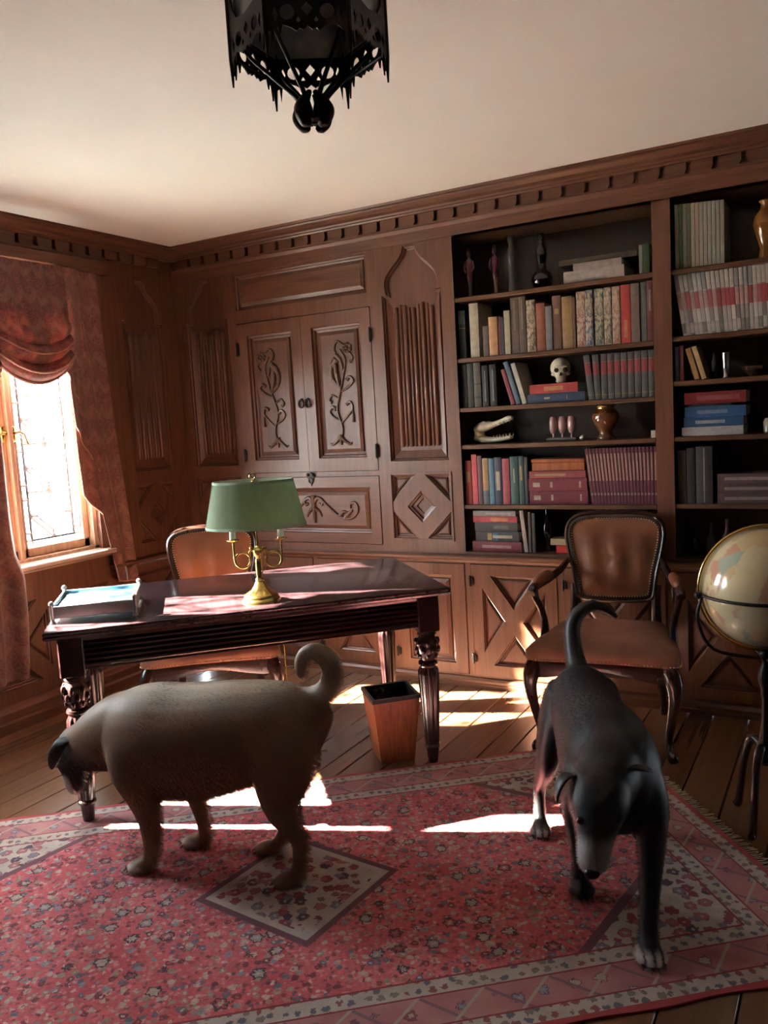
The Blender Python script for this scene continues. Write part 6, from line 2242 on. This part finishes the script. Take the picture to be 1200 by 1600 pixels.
# ------------------------------------------------------------------ right bookcase
T1, T2, T3, T4, T5 = SH2
tones = [((0.24, 0.25, 0.20), 'grey green'), ((0.08, 0.14, 0.05), 'leaf green'), ((0.20, 0.21, 0.18), 'grey'), ((0.09, 0.12, 0.06), 'dark green'), ((0.42, 0.37, 0.28), 'ivory'), ((0.40, 0.30, 0.22), 'peach'), ((0.36, 0.33, 0.27), 'beige'), ((0.34, 0.33, 0.29), 'light grey'), ((0.33, 0.33, 0.30), 'silver grey'), ((0.32, 0.33, 0.30), 'stone grey'), ((0.34, 0.33, 0.29), 'ash grey'), ((0.36, 0.35, 0.30), 'pale grey')]
ordn = ['first', 'second', 'third', 'fourth', 'fifth', 'sixth', 'seventh', 'eighth', 'ninth', 'tenth', 'eleventh', 'last']
u = 2.974
for k, (cc, nm) in enumerate(tones):
    w = 0.0172
    stand(u, u + w, T1, 2.318 - 0.001 * k, cc, '%s tall slim magazine binder, %s from the left post on the right top shelf' % (nm, ordn[k]), d=0.22, mat='book_gloss', group='tall slim binders on the right top shelf')
    u += w
rk = random.Random(21)
ndv = 22
for k in range(ndv):
    w = 0.0168
    ub = 3.012 + k * 0.0174
    lean = -0.14 * max(0.25, 1 - k / (ndv - 1))
    base = rk.choice([(0.56, 0.52, 0.48), (0.62, 0.58, 0.54), (0.30, 0.28, 0.27), (0.42, 0.40, 0.38), (0.20, 0.17, 0.17)])
    hi = rk.choice([(0.62, 0.58, 0.54), (0.34, 0.33, 0.34), (0.56, 0.53, 0.50)])
    midc = rk.choice([(0.38, 0.05, 0.06), (0.42, 0.10, 0.12), (0.30, 0.04, 0.05), (0.50, 0.30, 0.29)])
    h = 0.272
    book('slim white and red magazine, %s from the post in the leaning magazine row' % ORD[k], w, h, 0.2, base, (ub, 0.03, T2 + 0.5 * w * abs(math.sin(lean)) + 0.0004), (0, lean, 0), 'book_gloss',
         [(0.72, 0.99, hi, 0.96), (0.42, 0.70, midc, 0.96), (0.03, 0.2, rk.choice([(0.55, 0.5, 0.48), (0.25, 0.23, 0.2)]), 0.96)], 'leaning row of white and red magazines')
stand(2.966, 2.983, T3, 1.695, (0.09, 0.12, 0.24), 'blue book beside the post on the third right shelf')
stand(2.985, 3.003, T3, 1.700, (0.28, 0.07, 0.08), 'dull red book beside the blue one on the third right shelf')
for ub, ut, w, ztop, col, lab in [(3.060, 3.020, 0.022, 1.685, (0.42, 0.20, 0.07), 'orange brown book leaning left on the third right shelf'), (3.090, 3.046, 0.020, 1.692, (0.55, 0.33, 0.17), 'pale orange book leaning on the orange brown one')]:
    h = ztop - T3
    lean = -math.atan2(ub - ut, h)
    book(lab, w, h / math.cos(lean) - 0.004, 0.15, col, (ub, 0.03, T3 + 0.5 * w * abs(math.sin(lean)) + 0.0005), (0, lean, 0))
vessel('glass_bottle', 'dark green glass bottle between leaning books and silver cup', [(0.018, 0), (0.020, 0.01), (0.020, 0.07), (0.010, 0.095), (0.008, 0.115)], (3.125, 0.08, T3), (0.012, 0.022, 0.018))
cupo = thing('silver_cup', 'shiny silver beaker on the third right shelf', 'cup', (3.178, 0.06, T3 + 0.0006))
MB().lathe([(0.016, 0), (0.017, 0.004), (0.014, 0.010), (0.015, 0.06), (0.018, 0.110)], 24).build('body', 'steel', cupo, 60)
MB().lathe([(0.018, 0.110), (0.019, 0.113), (0.017, 0.1135), (0.015, 0.106)], 24, cap=False).build('rim', 'steel', cupo, 60)
vessel('clay_bowl', 'low dark clay bowl right of the silver beaker', [(0.02, 0), (0.024, 0.006), (0.05, 0.03), (0.058, 0.045), (0.054, 0.046), (0.04, 0.03)], (3.29, 0.10, T3), (0.05, 0.03, 0.02))
for (z0, z1, a, b, col, lab, bands) in [
    (0.0, 0.040, 2.990, 3.250, (0.52, 0.48, 0.47), 'white book at the bottom of the blue stack on the fourth right shelf', []),
    (0.040, 0.083, 3.000, 3.250, (0.04, 0.11, 0.24), 'blue book with white title, lower of the two in the stack', [(0.3, 0.8, (0.40, 0.42, 0.45), 0.35)]),
    (0.083, 0.130, 3.006, 3.262, (0.05, 0.12, 0.28), 'blue book with white title, upper of the two in the stack', [(0.3, 0.8, (0.25, 0.3, 0.42), 0.35)]),
    (0.130, 0.142, 3.020, 3.20, (0.03, 0.05, 0.05), 'thin dark booklet between the blue and red books', []),
    (0.142, 0.196, 3.004, 3.262, (0.22, 0.028, 0.03), 'dark red book with pale title on top of the blue stack', [(0.1, 0.8, (0.34, 0.10, 0.10), 0.4)]),
]:
    lying(a, b, T4 + z0, T4 + z1, col, lab, bands=bands, mat='book_gloss')
vessel('ivory_jar', 'small ivory jar at the picture edge on the fourth right shelf', [(0.02, 0), (0.024, 0.006), (0.026, 0.05), (0.020, 0.062), (0.018, 0.066)], (3.352, 0.07, T4), (0.42, 0.34, 0.24))
for u0, u1, top, col, lab, bands in [(2.968, 3.006, 1.225, (0.05, 0.042, 0.036), 'very dark brown book beside the post on the fifth right shelf', []), (3.008, 3.045, 1.235, (0.042, 0.036, 0.032), 'black brown book second on the fifth right shelf', []),
                                     (3.048, 3.120, 1.240, (0.045, 0.042, 0.042), 'thick black binder with a grey edge on the fifth right shelf', [(0.02, 0.98, (0.25, 0.26, 0.28), 0.08)])]:
    stand(u0, u1, T5, top, col, lab, bands=bands)
for i, (z0, z1) in enumerate(((0.0, 0.045), (0.045, 0.090), (0.090, 0.134))):
    lying(3.140, 3.440, T5 + z0, T5 + z1, (0.11, 0.066, 0.058), 'brown volume with pale lettering, %s of three lying above the globe' % ('lowest', 'middle', 'topmost')[i], bands=[(0.12, 0.9, (0.30, 0.23, 0.20), 0.32)])
for k, (uu, hh, cc, lab) in enumerate([(3.03, 0.12, (0.02, 0.02, 0.02), 'small black bottle at the left of the lowest right shelf'), (3.10, 0.15, (0.10, 0.10, 0.10), 'grey bottle on the lowest right shelf left of the globe'), (3.17, 0.17, (0.14, 0.07, 0.07), 'tall reddish bottle on the lowest right shelf above the globe')]):
    vessel('glass_bottle', lab, [(0.022, 0), (0.024, 0.008), (0.024, hh * 0.55), (0.010, hh * 0.72), (0.009, hh), (0.011, hh + 0.004)], (uu, 0.10, S6), cc)
vessel('amber_vase', 'amber orange glazed vase at the edge of the right top shelf', [(0.035, 0), (0.040, 0.01), (0.030, 0.05), (0.046, 0.10), (0.060, 0.15), (0.055, 0.185), (0.030, 0.215), (0.026, 0.235), (0.036, 0.25)], (3.345, 0.10, T1), (0.32, 0.13, 0.025))
